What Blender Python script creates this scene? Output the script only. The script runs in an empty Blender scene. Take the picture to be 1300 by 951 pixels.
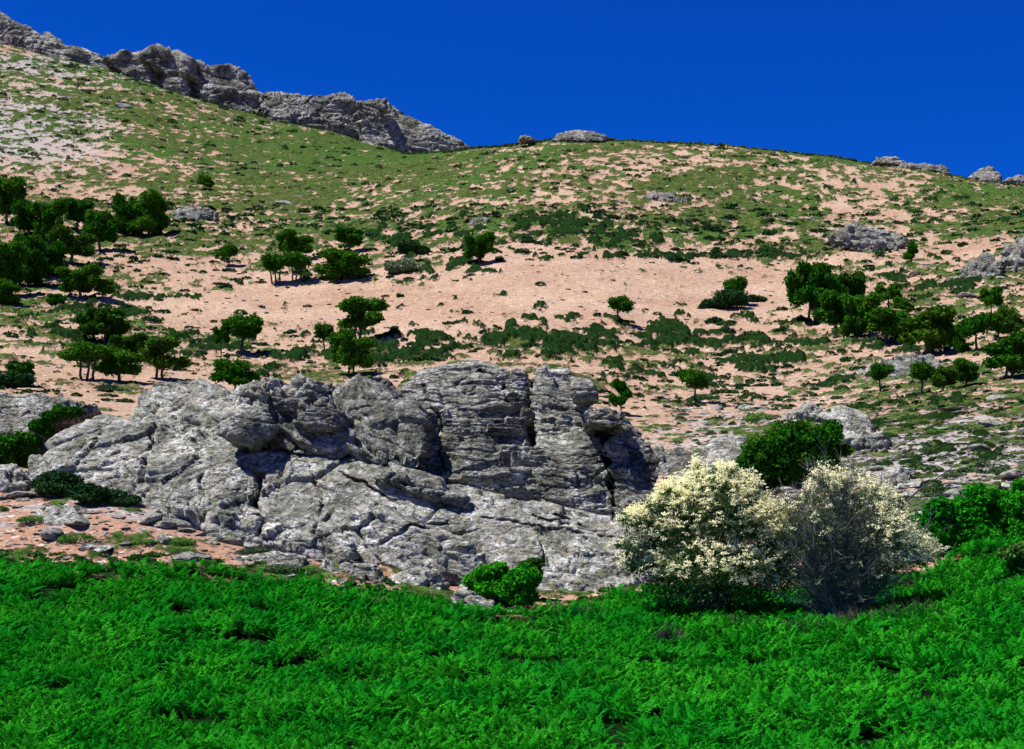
import bpy, bmesh, math, random
import numpy as np
from mathutils import Vector
SC = bpy.context.scene
COL = SC.collection
rng = np.random.default_rng(7)
random.seed(7)
F = 1786.0      # focal length in photo pixels
H0 = 700.0      # eye level row
CX = 650.0

# ------------------------------------------------------------------ noise
def _h(ix, iy, iz, s):
    with np.errstate(over='ignore'):
        n = (ix.astype(np.int64).astype(np.uint32) * np.uint32(374761393)
             ^ iy.astype(np.int64).astype(np.uint32) * np.uint32(668265263)
             ^ iz.astype(np.int64).astype(np.uint32) * np.uint32(2246822519)) + np.uint32((s * 3266489917 + 12345) & 0xffffffff)
        n = (n ^ (n >> np.uint32(15))) * np.uint32(2246822519)
        n = (n ^ (n >> np.uint32(13))) * np.uint32(3266489917)
        n = n ^ (n >> np.uint32(16))
    return n.astype(np.float64) / 4294967295.0

def vnoise(P, seed=0):
    P = np.asarray(P, dtype=np.float64)
    i = np.floor(P); f = P - i
    f = f * f * (3 - 2 * f)
    x, y, z = i[:, 0], i[:, 1], i[:, 2]
    r = 0
    for dx in (0, 1):
        wx = f[:, 0] if dx else 1 - f[:, 0]
        for dy in (0, 1):
            wy = f[:, 1] if dy else 1 - f[:, 1]
            for dz in (0, 1):
                wz = f[:, 2] if dz else 1 - f[:, 2]
                r = r + wx * wy * wz * _h(x + dx, y + dy, z + dz, seed)
    return r * 2 - 1

def fbm(P, octv=4, seed=0, gain=0.5):
    a = 1.0; t = 0; s = 0
    Q = np.array(P, dtype=np.float64)
    for k in range(octv):
        t = t + a * vnoise(Q + k * 17.3, seed + k * 11)
        s += a; a *= gain; Q = Q * 2.03
    return t / s

def worley(P, seed=0):
    i = np.floor(P); n = len(P)
    f1 = np.full(n, 9.0); f2 = np.full(n, 9.0); cid = np.zeros(n); dl = np.zeros((n, 3))
    for dx in (-1, 0, 1):
        for dy in (-1, 0, 1):
            for dz in (-1, 0, 1):
                c = i + np.array([dx, dy, dz])
                j = np.stack([_h(c[:, 0], c[:, 1], c[:, 2], seed + k) for k in (1, 2, 3)], 1)
                d = np.sqrt((((c + j) - P) ** 2).sum(1))
                h = _h(c[:, 0], c[:, 1], c[:, 2], seed + 9)
                m = d < f1
                f2 = np.where(m, f1, np.minimum(f2, d)); cid = np.where(m, h, cid); f1 = np.where(m, d, f1); dl = np.where(m[:, None], P - (c + j), dl)
    return f1, f2, cid, dl

def facet(dl, cid, seed):
    a = np.floor(cid * 9973)
    g = np.stack([_h(a, a * 0, a * 0, seed + k) for k in (1, 2, 3)], 1) * 2 - 1
    return (dl * g).sum(1)

def sstep(a, b, x):
    t = np.clip((x - a) / (b - a), 0, 1)
    return t * t * (3 - 2 * t)

# ------------------------------------------------------------------ object helpers
def tag(o, label=None, cat=None, group=None, kind=None):
    if label: o['label'] = label
    if cat: o['category'] = cat
    if group: o['group'] = group
    if kind: o['kind'] = kind
    return o

def link(name, me, parent=None, loc=(0, 0, 0)):
    o = bpy.data.objects.new(name, me); COL.objects.link(o)
    o.location = loc
    if parent: o.parent = parent
    return o

def mesh_np(name, V, Fc, mat=None, smooth=False, mats=None, midx=None):
    """V (n,3), Fc (m,k) int array"""
    me = bpy.data.meshes.new(name)
    V = np.asarray(V, dtype=np.float32); Fc = np.asarray(Fc, dtype=np.int32)
    k = Fc.shape[1]
    me.vertices.add(len(V)); me.vertices.foreach_set('co', V.ravel())
    me.loops.add(Fc.size); me.loops.foreach_set('vertex_index', Fc.ravel())
    me.polygons.add(len(Fc))
    me.polygons.foreach_set('loop_start', np.arange(0, Fc.size, k, dtype=np.int32))
    me.polygons.foreach_set('loop_total', np.full(len(Fc), k, dtype=np.int32))
    me.polygons.foreach_set('use_smooth', np.full(len(Fc), smooth, dtype=bool))
    if mats:
        for m in mats: me.materials.append(m)
        me.polygons.foreach_set('material_index', np.asarray(midx, dtype=np.int32))
    elif mat: me.materials.append(mat)
    me.update(calc_edges=True)
    return me

def rand_dirs(n, r=rng):
    v = r.normal(size=(n, 3)); return v / np.linalg.norm(v, axis=1, keepdims=True)

def leaf_quads(C, size, up=0.0, r=rng, asp=0.55):
    """rhombic leaves at centres C with random orientation; returns V, F"""
    n = len(C)
    N = rand_dirs(n, r); N[:, 2] += up; N /= np.linalg.norm(N, axis=1, keepdims=True)
    A = rand_dirs(n, r); U = np.cross(N, A); U /= np.linalg.norm(U, axis=1, keepdims=True) + 1e-9
    Vv = np.cross(N, U)
    s = (np.asarray(size) * np.ones(n))[:, None]
    V = np.stack([C - U * s, C + Vv * s * asp, C + U * s, C - Vv * s * asp], 1).reshape(-1, 3)
    return V, np.arange(4 * n).reshape(-1, 4)

def tubes(segs, sides=5):
    """segs: list of (p0,p1,r0,r1)"""
    S = np.array([(*a, *b, ra, rb) for a, b, ra, rb in segs], dtype=float)
    a = S[:, :3]; b = S[:, 3:6]; ra = S[:, 6:7]; rb = S[:, 7:8]
    d = b - a; d /= np.linalg.norm(d, axis=1, keepdims=True) + 1e-9
    ref = np.where(np.abs(d[:, 2:3]) > .9, np.array([[1., 0, 0]]), np.array([[0, 0, 1.]]))
    u = np.cross(d, ref); u /= np.linalg.norm(u, axis=1, keepdims=True); w = np.cross(d, u)
    V = []; 
    for k in range(sides):
        t = 2 * math.pi * k / sides
        V.append(a + (u * math.cos(t) + w * math.sin(t)) * ra)
    for k in range(sides):
        t = 2 * math.pi * k / sides
        V.append(b + (u * math.cos(t) + w * math.sin(t)) * rb)
    V = np.stack(V, 1)           # n, 2s, 3
    n = len(S)
    f = np.array([[k, (k + 1) % sides, sides + (k + 1) % sides, sides + k] for k in range(sides)])
    Fc = (np.arange(n)[:, None, None] * 2 * sides + f[None]).reshape(-1, 4)
    return V.reshape(-1, 3), Fc

# ------------------------------------------------------------------ materials
def new_mat(name):
    m = bpy.data.materials.new(name); m.use_nodes = True
    nt = m.node_tree; nt.nodes.clear()
    return m, nt

class NB:
    def __init__(s, nt): s.nt = nt
    def n(s, t, **kw):
        nd = s.nt.nodes.new(t)
        for k, v in kw.items(): setattr(nd, k, v)
        return nd
    def l(s, a, b): s.nt.links.new(a, b)
    def noise(s, vec, scale, detail=4, rough=.55, dist=0.0):
        nd = s.n('ShaderNodeTexNoise'); nd.inputs['Scale'].default_value = scale
        nd.inputs['Detail'].default_value = detail; nd.inputs['Roughness'].default_value = rough
        nd.inputs['Distortion'].default_value = dist
        if vec is not None: s.l(vec, nd.inputs['Vector'])
        return nd.outputs['Fac']
    def vor(s, vec, scale, feature='F1', out='Distance', rnd=1.0):
        nd = s.n('ShaderNodeTexVoronoi', feature=feature); nd.inputs['Scale'].default_value = scale
        nd.inputs['Randomness'].default_value = rnd
        s.l(vec, nd.inputs['Vector']); return nd.outputs[out]
    def mapping(s, vec, scale=(1, 1, 1), rot=(0, 0, 0), loc=(0, 0, 0)):
        nd = s.n('ShaderNodeMapping'); nd.inputs['Scale'].default_value = scale
        nd.inputs['Rotation'].default_value = rot; nd.inputs['Location'].default_value = loc
        s.l(vec, nd.inputs['Vector']); return nd.outputs[0]
    def mr(s, v, a, b, c=0.0, d=1.0, smooth=False):
        nd = s.n('ShaderNodeMapRange'); nd.clamp = True
        if smooth: nd.interpolation_type = 'SMOOTHSTEP'
        s.l(v, nd.inputs[0])
        for i, x in enumerate((a, b, c, d)): nd.inputs[1 + i].default_value = x
        return nd.outputs[0]
    def mix(s, f, a, b, mode='MIX'):
        nd = s.n('ShaderNodeMix', data_type='RGBA', blend_type=mode)
        if isinstance(f, (int, float)): nd.inputs[0].default_value = f
        else: s.l(f, nd.inputs[0])
        for k, x in ((6, a), (7, b)):
            if isinstance(x, (tuple, list)): nd.inputs[k].default_value = (*x, 1)
            else: s.l(x, nd.inputs[k])
        return nd.outputs[2]
    def math(s, op, a, b=None):
        nd = s.n('ShaderNodeMath', operation=op)
        for k, x in enumerate((a, b)):
            if x is None: continue
            if isinstance(x, (int, float)): nd.inputs[k].default_value = x
            else: s.l(x, nd.inputs[k])
        return nd.outputs[0]
    def bump(s, h, strength=.5, dist=.1, prev=None):
        nd = s.n('ShaderNodeBump'); nd.inputs['Strength'].default_value = strength
        nd.inputs['Distance'].default_value = dist; s.l(h, nd.inputs['Height'])
        if prev is not None: s.l(prev, nd.inputs['Normal'])
        return nd.outputs[0]
    def out(s, col, rough=.9, normal=None, transl=0.0, spec=.2):
        p = s.n('ShaderNodeBsdfPrincipled')
        if isinstance(col, tuple): p.inputs['Base Color'].default_value = (*col, 1)
        else: s.l(col, p.inputs['Base Color'])
        p.inputs['Roughness'].default_value = rough
        p.inputs['Specular IOR Level'].default_value = spec
        if normal is not None: s.l(normal, p.inputs['Normal'])
        o = s.n('ShaderNodeOutputMaterial')
        if transl > 0:
            t = s.n('ShaderNodeBsdfTranslucent'); mx = s.n('ShaderNodeMixShader'); mx.inputs[0].default_value = transl
            if isinstance(col, tuple): t.inputs['Color'].default_value = (*col, 1)
            else: s.l(col, t.inputs['Color'])
            s.l(p.outputs[0], mx.inputs[1]); s.l(t.outputs[0], mx.inputs[2]); s.l(mx.outputs[0], o.inputs['Surface'])
        else: s.l(p.outputs[0], o.inputs['Surface'])

def foliage(name, c1, c2, c3=None, transl=.25, nscale=1.0, rough=.7, spec=.25):
    m, nt = new_mat(name); b = NB(nt)
    g = b.n('ShaderNodeNewGeometry'); tc = b.n('ShaderNodeTexCoord')
    col = b.mix(g.outputs['Random Per Island'], c1, c2)
    nz = b.mr(b.noise(tc.outputs['Object'], nscale, 3), .38, .62)
    if c3: col = b.mix(nz, col, c3)
    oi = b.n('ShaderNodeObjectInfo')
    hs = b.n('ShaderNodeHueSaturation'); b.l(col, hs.inputs['Color'])
    b.l(b.mr(oi.outputs['Random'], 0, 1, .75, 1.2), hs.inputs['Value'])
    b.l(b.mr(oi.outputs['Random'], 0, 1, .512, .492), hs.inputs['Hue'])
    b.out(hs.outputs[0], .9, None, transl, .0)
    return m

def rock_mat(name, s=1.0, dip=0.25, light=1.0, lich=1.0, aniso=1.5, bed=.35):
    """grey lichened schist; s = size factor of the pattern"""
    m, nt = new_mat(name); b = NB(nt)
    tc = b.n('ShaderNodeTexCoord'); ob = tc.outputs['Object']
    k = 1.0 / s
    warp = b.n('ShaderNodeTexNoise'); warp.inputs['Scale'].default_value = .5 * k; warp.inputs['Detail'].default_value = 3
    b.l(ob, warp.inputs['Vector'])
    wv = b.n('ShaderNodeVectorMath', operation='MULTIPLY_ADD')
    b.l(warp.outputs['Color'], wv.inputs[0]); wv.inputs[1].default_value = (1.2 * s,) * 3; b.l(ob, wv.inputs[2])
    v = wv.outputs[0]
    vs = b.mapping(v, (1, 1, aniso), (0, dip, 0))
    big = b.noise(ob, .5 * k, 5, .6)
    med = b.noise(vs, 1.6 * k, 6, .65)
    fin = b.noise(ob, 7 * k, 5, .7)
    blot = b.noise(ob, 1.9 * k, 6, .68)
    base = b.mix(b.mr(med, .32, .66), (.115 * light, .115 * light, .098 * light), (.40 * light, .395 * light, .35 * light))
    base = b.mix(b.mr(blot, .49, .63), base, (.60 * light, .59 * light, .56 * light))
    base = b.mix(b.mr(b.noise(b.mapping(ob, (1, 1, 1), (0, 0, 0), (31, 7, 3)), 3.8 * k, 6, .75), .53, .62), base, (.040, .042, .038))
    warm = b.mr(b.noise(b.mapping(ob, (1, 1, 1), (0, 0, 0), (9, 2, 13)), .8 * k, 4, .6), .54, .72, 0, .6)
    base = b.mix(warm, base, (.38 * light, .32 * light, .25 * light))
    li = b.mr(b.noise(b.mapping(ob, (1, 1, 1), (0, 0, 0), (3, 17, 23)), 3.4 * k, 6, .75), .55, .64, 0, .8 * lich)
    base = b.mix(li, base, (.31 * light, .305 * light, .12 * light))
    base = b.mix(1.0, base, b.mix(b.mr(b.noise(ob, 13 * k, 4, .7), .36, .6), (.55, .55, .55), (1.12, 1.12, 1.12)), 'MULTIPLY')
    base = b.mix(1.0, base, b.mix(b.mr(b.noise(b.mapping(ob, (1, 1, .45), (0, .25, 0), (60, 0, 5)), .45 * k, 5, .65), .36, .60), (.42, .44, .40), (1.1, 1.1, 1.1)), 'MULTIPLY')
    # joints and bedding cracks, fading in and out
    vis = b.mr(b.noise(b.mapping(ob, (1, 1, 1), (0, 0, 0), (77, 1, 1)), .9 * k, 3), .42, .58)
    c1 = b.vor(b.mapping(v, (1, 1, 1.5), (0, dip + .5, 0)), .55 * k, 'DISTANCE_TO_EDGE')
    c2 = b.vor(b.mapping(v, (.55, .8, 5.0), (0, dip, 0)), .9 * k, 'DISTANCE_TO_EDGE')
    crk = b.math('MULTIPLY', b.mr(c1, 0, .028, .05, 1), b.mr(c2, 0, .06, 1 - bed, 1))
    crk = b.math('MAXIMUM', crk, b.math('SUBTRACT', 1.0, vis))
    base = b.mix(1.0, base, b.mix(crk, (.16, .16, .16), (1, 1, 1)), 'MULTIPLY')
    h = b.math('ADD', b.math('MULTIPLY', med, 1.0), b.math('MULTIPLY', fin, .45))
    h = b.math('ADD', h, b.math('MULTIPLY', b.math('MINIMUM', c1, .05), 3.0))
    h = b.math('ADD', h, b.math('MULTIPLY', b.math('MINIMUM', c2, .07), 3.4 * bed))
    nrm = b.bump(h, 1.0, .26 * s)
    b.out(base, .93, nrm, 0, .15)
    return m

M = {}
M['rock'] = rock_mat('grey_schist', 1.0, .25, 1.22)
M['rock_dark'] = rock_mat('dark_schist', .8, .35, .82, .8)
M['rock_layer'] = rock_mat('layered_schist', 1.0, .12, 1.12, 1.1, 4.0, .9)
M['rock_mid'] = rock_mat('grey_schist_mid', 2.0, .2, .95, .5, 4)
M['rock_far'] = rock_mat('grey_schist_far', 5.0, .22, 1.0, .5, 2.2, .6)
M['rock_stone'] = rock_mat('pale_stone', .45, .1, 1.0, .7, 3)
M['leaf_oak'] = foliage('oak_leaves', (.010, .060, .004), (.030, .165, .008), (.050, .15, .010), .25, .5)
M['leaf_oak2'] = foliage('yellowish_oak_leaves', (.02, .06, .006), (.05, .14, .012), (.045, .13, .012), .2, .6)
M['bark'] = None
m, nt = new_mat('bark'); b_ = NB(nt); tc_ = b_.n('ShaderNodeTexCoord')
b_.out(b_.mix(b_.mr(b_.noise(tc_.outputs['Object'], 9, 4), .35, .65), (.025, .02, .016), (.10, .085, .07)), .9); M['bark'] = m
m, nt = new_mat('grey_twig'); b_ = NB(nt); g_ = b_.n('ShaderNodeNewGeometry')
b_.out(b_.mix(g_.outputs['Random Per Island'], (.055, .062, .05), (.21, .225, .18)), .9); M['twig'] = m
M['blossom'] = foliage('cream_blossom', (.84, .80, .46), (.94, .92, .68), None, .4, 1)
M['bush_leaf'] = foliage('hawthorn_leaves', (.04, .12, .02), (.14, .24, .06), (.05, .12, .03), .25, .8)
M['cushion'] = foliage('cushion_leaves', (.010, .045, .016), (.024, .085, .026), (.035, .085, .022), .1, .4)
M['cushion_grey'] = foliage('grey_green_leaves', (.05, .085, .045), (.10, .15, .07), (.07, .12, .03), .1, .5)
M['cushion_lime'] = foliage('lime_green_leaves', (.05, .15, .02), (.10, .24, .035), (.06, .15, .03), .15, .5)
M['fern'] = foliage('bracken_fronds', (.009, .17, .005), (.075, .47, .022), (.016, .25, .010), .3, .35, .6)
M['bright_leaf'] = foliage('bright_green_leaves', (.012, .18, .006), (.06, .42, .015), (.03, .24, .010), .3, .8)
M['pale_leaf'] = foliage('pale_grey_leaves', (.16, .24, .12), (.30, .38, .20), None, .1, .8)
M['dry'] = foliage('dry_stems', (.10, .075, .05), (.22, .17, .12), None, .1, 1)

# ------------------------------------------------------------------ terrain profile tables (distance, row in the photograph)
COLS = {
 -350: [(34,950),(42,845),(50,755),(56,700),(60,660),(66,615),(80,570),(100,520),(130,480),(160,450),(200,415),(240,375),(270,345),(330,280),(400,210),(480,140),(560,80),(640,30),(700,0),(740,-15),(800,0)],
 0:   [(34,950),(42,850),(50,765),(56,715),(60,672),(66,622),(72,598),(80,572),(100,535),(130,495),(160,466),(200,432),(240,396),(270,370),(330,315),(400,250),(480,190),(560,140),(640,95),(700,63),(735,50),(800,70)],
 150: [(34,950),(42,855),(50,772),(56,708),(60,663),(63,638),(66,630),(72,618),(85,595),(110,542),(140,503),(170,477),(200,448),(235,415),(270,385),(330,325),(400,262),(480,205),(560,160),(640,118),(700,92),(730,86),(800,110)],
 300: [(34,950),(42,860),(50,784),(56,725),(60,690),(62,678),(66,670),(72,660),(85,600),(110,545),(140,508),(170,482),(200,456),(235,425),(270,392),(330,335),(400,272),(480,222),(560,185),(640,152),(690,138),(760,160)],
 450: [(34,950),(42,865),(50,795),(56,742),(60,711),(63,698),(72,662),(85,610),(110,555),(150,503),(175,478),(200,455),(235,420),(270,385),(330,325),(400,268),(480,225),(560,195),(630,180),(680,172),(750,190)],
 600: [(34,950),(42,870),(50,808),(56,772),(60,752),(64,738),(72,690),(85,620),(110,550),(150,488),(175,463),(200,440),(235,405),(270,368),(320,315),(380,262),(440,220),(500,194),(530,188),(600,215),(700,235)],
 730: [(34,950),(42,872),(50,812),(56,780),(60,758),(64,745),(72,700),(85,630),(110,565),(150,500),(175,470),(200,445),(235,408),(270,365),(320,305),(370,255),(420,215),(460,188),(495,174),(560,190),(700,235)],
 900: [(34,950),(42,880),(50,808),(54,780),(60,745),(66,700),(75,650),(85,605),(100,570),(130,530),(160,500),(190,472),(220,440),(255,400),(290,362),(330,310),(380,252),(430,205),(465,184),(480,181),(560,210),(700,260)],
 1050:[(34,950),(42,880),(50,806),(54,780),(60,740),(68,680),(78,620),(90,580),(105,548),(130,520),(160,495),(190,465),(220,430),(250,395),(290,350),(330,305),(380,258),(430,215),(470,195),(540,220),(700,270)],
 1200:[(34,950),(42,872),(46,835),(50,785),(55,738),(60,700),(70,645),(80,600),(95,550),(115,510),(140,485),(170,462),(200,430),(235,390),(270,350),(320,305),(370,262),(420,225),(440,217),(520,240),(700,290)],
 1300:[(34,950),(42,862),(46,815),(50,765),(55,713),(60,672),(70,622),(80,585),(95,535),(115,495),(140,470),(170,445),(200,410),(235,370),(280,325),(330,285),(380,250),(410,235),(500,260),(700,300)],
 1650:[(34,940),(42,835),(46,785),(50,735),(55,680),(60,640),(70,600),(80,565),(95,515),(115,475),(140,450),(170,425),(200,390),(235,350),(280,310),(330,275),(380,255),(410,250),(500,280),(700,320)],
}
NR = 1350
Yr = np.geomspace(6.0, 780.0, NR)
ud = np.linspace(-.40, .40, 780)
us = np.concatenate([np.linspace(-.66, -.41, 60), ud, np.linspace(.41, .66, 60)])
NC = len(us)
pxs = us * F + CX
cp = sorted(COLS)
tabs = []
for c in cp:
    t = COLS[c]
    near = [(6, H0 + 2.6 / 6 * F), (12, H0 + 3.6 / 12 * F), (20, H0 + 4.7 / 20 * F), (28, H0 + 5.0 / 28 * F)]
    t = near + t
    ly = np.log([a for a, _ in t]); pv = [p for _, p in t]
    last = t[-1]
    tabs.append(np.interp(np.log(Yr), ly, pv))
tabs = np.array(tabs)                      # cols x rows
G = np.empty((NC, NR))
for r in range(NR): G[:, r] = np.interp(pxs, cp, tabs[:, r])
def gauss1(A, sig, axis):
    R = int(sig * 3); k = np.exp(-.5 * (np.arange(-R, R + 1) / sig) ** 2); k /= k.sum()
    P = np.pad(A, [(R, R) if a == axis else (0, 0) for a in range(2)], mode='edge')
    return np.apply_along_axis(lambda v: np.convolve(v, k, 'valid'), axis, P)
G[:, :] = gauss1(G, 7, 1)
G[:, :] = gauss1(G, 22, 0)
Zg = (H0 - G) / F * Yr[None, :]
Xg = us[:, None] * Yr[None, :]
Yg = np.broadcast_to(Yr[None, :], Xg.shape)
P2 = np.stack([Xg.ravel(), Yg.ravel(), np.zeros(Xg.size)], 1)
farw = sstep(60, 300, Yg.ravel())
amp = .12 + .9 * farw
Zn = (fbm(P2 / np.array([14, 18, 1.]), 4, 3) * amp * 1.3 + fbm(P2 / np.array([3., 3., 1.]), 3, 5) * (.08 + .22 * farw)).reshape(Xg.shape)
Zg = Zg + Zn
lu0, lu1 = us[0], us[-1]
logY = np.log(Yr)
def ground_z(x, y):
    x = np.atleast_1d(np.asarray(x, float)); y = np.atleast_1d(np.asarray(y, float))
    u = x / y
    fi = np.interp(u, us, np.arange(NC)); fr = np.interp(np.log(y), logY, np.arange(NR))
    i = np.clip(fi.astype(int), 0, NC - 2); j = np.clip(fr.astype(int), 0, NR - 2)
    a = fi - i; b = fr - j
    return (Zg[i, j] * (1 - a) * (1 - b) + Zg[i + 1, j] * a * (1 - b) + Zg[i, j + 1] * (1 - a) * b + Zg[i + 1, j + 1] * a * b)
PYg = H0 - Zg / Yr[None, :] * F            # row each ground point shows at
def trace(px, py, ymin=30.0):
    """first ground point seen at this photo pixel"""
    i = int(np.clip(round(np.interp((px - CX) / F, us, np.arange(NC))), 0, NC - 1))
    col = PYg[i]; j0 = np.searchsorted(Yr, ymin)
    w = np.nonzero(col[j0:] <= py)[0]
    j = (j0 + w[0]) if len(w) else j0 + int(np.argmin(col[j0:]))
    Y = Yr[j]; return np.array([(px - CX) / F * Y, Y, ground_z((px - CX) / F * Y, Y)[0]])
def tracev(px, py, ymin=30.0):
    return np.array([trace(a, b, ymin) for a, b in zip(px, py)])

# plant cover density: (px, py, rx, ry, value, weight)
DENS = [
 (40,190,130,60,.30,1.2),(20,140,90,45,.36,.8),(30,330,150,50,.44,1),(260,150,130,45,.74,1.6),(60,110,90,20,.70,1),(400,200,160,35,.86,2.2),(180,110,90,25,.70,1.5),(500,195,90,14,.9,1.5),
 (150,215,60,30,.28,1.4),(260,235,90,25,.62,1),(200,290,110,35,.50,1),(340,250,120,25,.68,1),(420,280,100,25,.66,1),
 (590,215,90,18,.48,1),(650,250,140,30,.55,1),(780,230,120,30,.55,1),(700,195,80,12,.55,1),
 (950,240,100,40,.72,1.6),(1075,235,75,13,.10,1.6),(1110,272,60,13,.06,1.6),(1220,270,70,30,.74,1.4),(1020,265,60,16,.7,1.2),(880,200,80,12,.35,1),(1250,225,60,12,.5,1),(1210,325,80,9,.03,2),
 (1040,290,60,10,.55,1),(700,280,160,22,.50,1),(900,300,120,14,.52,1),(1000,328,140,12,.40,1),
 (640,370,260,28,.0,4.0),(880,380,120,28,.0,2.5),(430,400,110,18,.02,2.2),(480,330,110,15,.56,1),(350,352,110,14,.58,1.2),(270,390,70,14,.04,1.6),
 (100,400,120,15,.44,1),(80,440,120,25,.34,1),(330,430,140,12,.40,1),(560,425,140,10,.42,1),
 (850,435,160,18,.34,1.2),(850,500,150,25,.36,1),(1080,430,130,25,.30,1),(1180,360,110,25,.48,1.6),(1150,400,110,25,.42,1.2),(1060,345,50,15,.4,1.2),(1000,480,90,20,.28,1),
 (1200,500,130,14,.60,1.2),(1180,580,150,45,.42,1.6),(1000,550,90,30,.42,1),(880,570,80,25,.30,1),
 (150,640,170,30,.10,2),(60,640,40,10,.3,.8),(350,690,130,20,.25,1.2),(420,725,120,12,.5,1),(50,500,80,30,.2,1),(200,505,80,18,.18,1)]
# bracken zone: upper edge of its ground (px -> row)
FE_X = [-900, 0, 100, 250, 330, 430, 560, 620, 700, 760, 850, 950, 1040, 1100, 1140, 1190, 1240, 1300, 1700]
FE_Y = [700, 722, 728, 730, 742, 752, 768, 784, 782, 766, 752, 752, 755, 752, 745, 722, 692, 668, 620]
def fern_edge(px): return np.interp(px, FE_X, FE_Y)
pxg = (Xg / Yg * F + CX).ravel(); pyg = PYg.ravel()
num = np.full(pxg.size, .35 * .02); den = np.full(pxg.size, .02)
for (a, b, rx, ry, v, w) in DENS:
    g = w * np.exp(-.5 * (((pxg - a) / rx) ** 2 + ((pyg - b) / ry) ** 2)); num += g * v; den += g
dens = num / den
Yf = Yg.ravel()
sc = np.clip(Yf / 60, 1, 4.2)
n1 = fbm(P2 / np.array([2.3, 3.6, 1.]), 4, 21, .68); n1n = fbm(P2 / np.array([1.3, 1.9, 1.]), 4, 23, .6)
w_ = sstep(90, 200, Yf)
nn = n1n * (1 - w_) + n1 * w_
nn += .35 * fbm(P2 / np.array([22., 16., 1.]), 3, 31)
# push to 0..1 pattern value ; 0.5 = edge
thr = (dens - .5) * 1.05 + .035 * sstep(.12, .35, dens)
cov = np.clip(.5 + (nn + thr) * 1.6, 0, 1)
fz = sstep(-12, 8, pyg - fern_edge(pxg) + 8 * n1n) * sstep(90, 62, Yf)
tone = np.clip(.5 + .9 * fbm(P2 / np.array([26., 20., 1.]), 3, 41) - .35 * sstep(420, 260, pyg) * 0 + .22 * np.exp(-.5 * (((pxg - 480) / 160) ** 2 + ((pyg - 190) / 25) ** 2)), 0, 1)
# stony zones
ston = np.zeros(pxg.size)
for (a, b, rx, ry, v) in [(30,160,130,60,1.0),(60,84,140,16,1.1),(200,104,90,10,1.0),(350,155,120,8,.8),(250,130,260,18,.3),(1180,580,170,60,1.05),(950,560,120,40,.9),(150,650,250,35,.75),(400,720,200,25,.6),(1150,470,120,20,.7),(1230,350,90,22,.5),(1080,300,80,18,.6),(850,500,110,30,.3),(100,300,150,40,.5),(1260,240,60,15,.6),(880,195,200,9,.4),(1190,390,70,20,.5)]:
    ston = np.maximum(ston, v * np.exp(-.5 * (((pxg - a) / rx) ** 2 + ((pyg - b) / ry) ** 2)))
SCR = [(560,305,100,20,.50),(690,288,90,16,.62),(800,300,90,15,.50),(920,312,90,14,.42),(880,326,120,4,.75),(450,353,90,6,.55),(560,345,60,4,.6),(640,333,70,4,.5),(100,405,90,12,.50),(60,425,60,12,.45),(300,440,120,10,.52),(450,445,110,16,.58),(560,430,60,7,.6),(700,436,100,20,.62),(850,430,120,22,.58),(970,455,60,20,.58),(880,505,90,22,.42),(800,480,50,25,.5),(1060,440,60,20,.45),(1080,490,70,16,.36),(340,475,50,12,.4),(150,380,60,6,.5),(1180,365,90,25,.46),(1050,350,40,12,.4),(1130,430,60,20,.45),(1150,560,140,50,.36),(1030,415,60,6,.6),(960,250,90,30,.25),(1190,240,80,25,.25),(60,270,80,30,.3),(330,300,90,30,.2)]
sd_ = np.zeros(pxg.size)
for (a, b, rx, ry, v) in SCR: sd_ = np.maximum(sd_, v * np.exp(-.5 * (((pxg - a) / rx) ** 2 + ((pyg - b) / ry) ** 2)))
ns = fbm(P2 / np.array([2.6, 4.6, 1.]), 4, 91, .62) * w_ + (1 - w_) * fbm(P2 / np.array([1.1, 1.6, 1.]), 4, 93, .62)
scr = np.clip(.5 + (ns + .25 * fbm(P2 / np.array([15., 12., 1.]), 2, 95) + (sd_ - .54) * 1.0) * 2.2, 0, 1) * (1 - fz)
lift = sstep(.45, .8, scr) * (.18 + .55 * w_) * (1 + .5 * vnoise(P2 / .9, 78)) + sstep(.42, .62, cov) * (.10 + .28 * w_) * (1 + .6 * vnoise(P2 / .7, 77))
Zfin = Zg + (lift * (1 - fz)).reshape(Xg.shape)
V = np.stack([Xg.ravel(), Yg.ravel(), Zfin.ravel()], 1)
# skirts: beyond the ridge the land falls to the plain behind
ii, jj = np.meshgrid(np.arange(NC - 1), np.arange(NR - 1), indexing='ij')
base = (ii * NR + jj).ravel()
Fc = np.stack([base, base + NR, base + NR + 1, base + 1], 1)

m, nt = new_mat('hillside_ground'); b = NB(nt)
tc = b.n('ShaderNodeTexCoord'); ob = tc.outputs['Object']
def attr(n):
    a = b.n('ShaderNodeAttribute'); a.attribute_name = n; return a.outputs['Fac']
big = b.noise(ob, .05, 4)
soil = b.mix(b.mr(big, .35, .65), (.37, .235, .157), (.46, .325, .228))
soil = b.mix(b.mr(b.noise(ob, .9, 5, .7), .3, .7), b.mix(1.0, soil, (.62, .58, .56), 'MULTIPLY'), soil)
soil = b.mix(attr('rust'), soil, b.mix(b.mr(b.noise(ob, 1.3, 4), .35, .65), (.30, .155, .095), (.38, .23, .155)))
fl1 = b.vor(ob, 1.6, 'F1', 'Distance'); fl1c = b.vor(ob, 1.6, 'F1', 'Color')
fl2 = b.vor(b.mapping(ob, (1, 1.4, 1)), 6.0, 'F1', 'Distance')
sepc = b.n('ShaderNodeSeparateColor'); b.l(fl1c, sepc.inputs[0])
fleck = b.math('MULTIPLY', b.mr(fl1, .22, .36, 1, 0), b.mr(sepc.outputs[0], .45, .6))
soil = b.mix(b.math('MULTIPLY', fleck, .85), soil, (.60, .51, .43))
dk = b.math('MULTIPLY', b.mr(fl1, .2, .32, 1, 0), b.mr(sepc.outputs[1], .70, .78))
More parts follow.
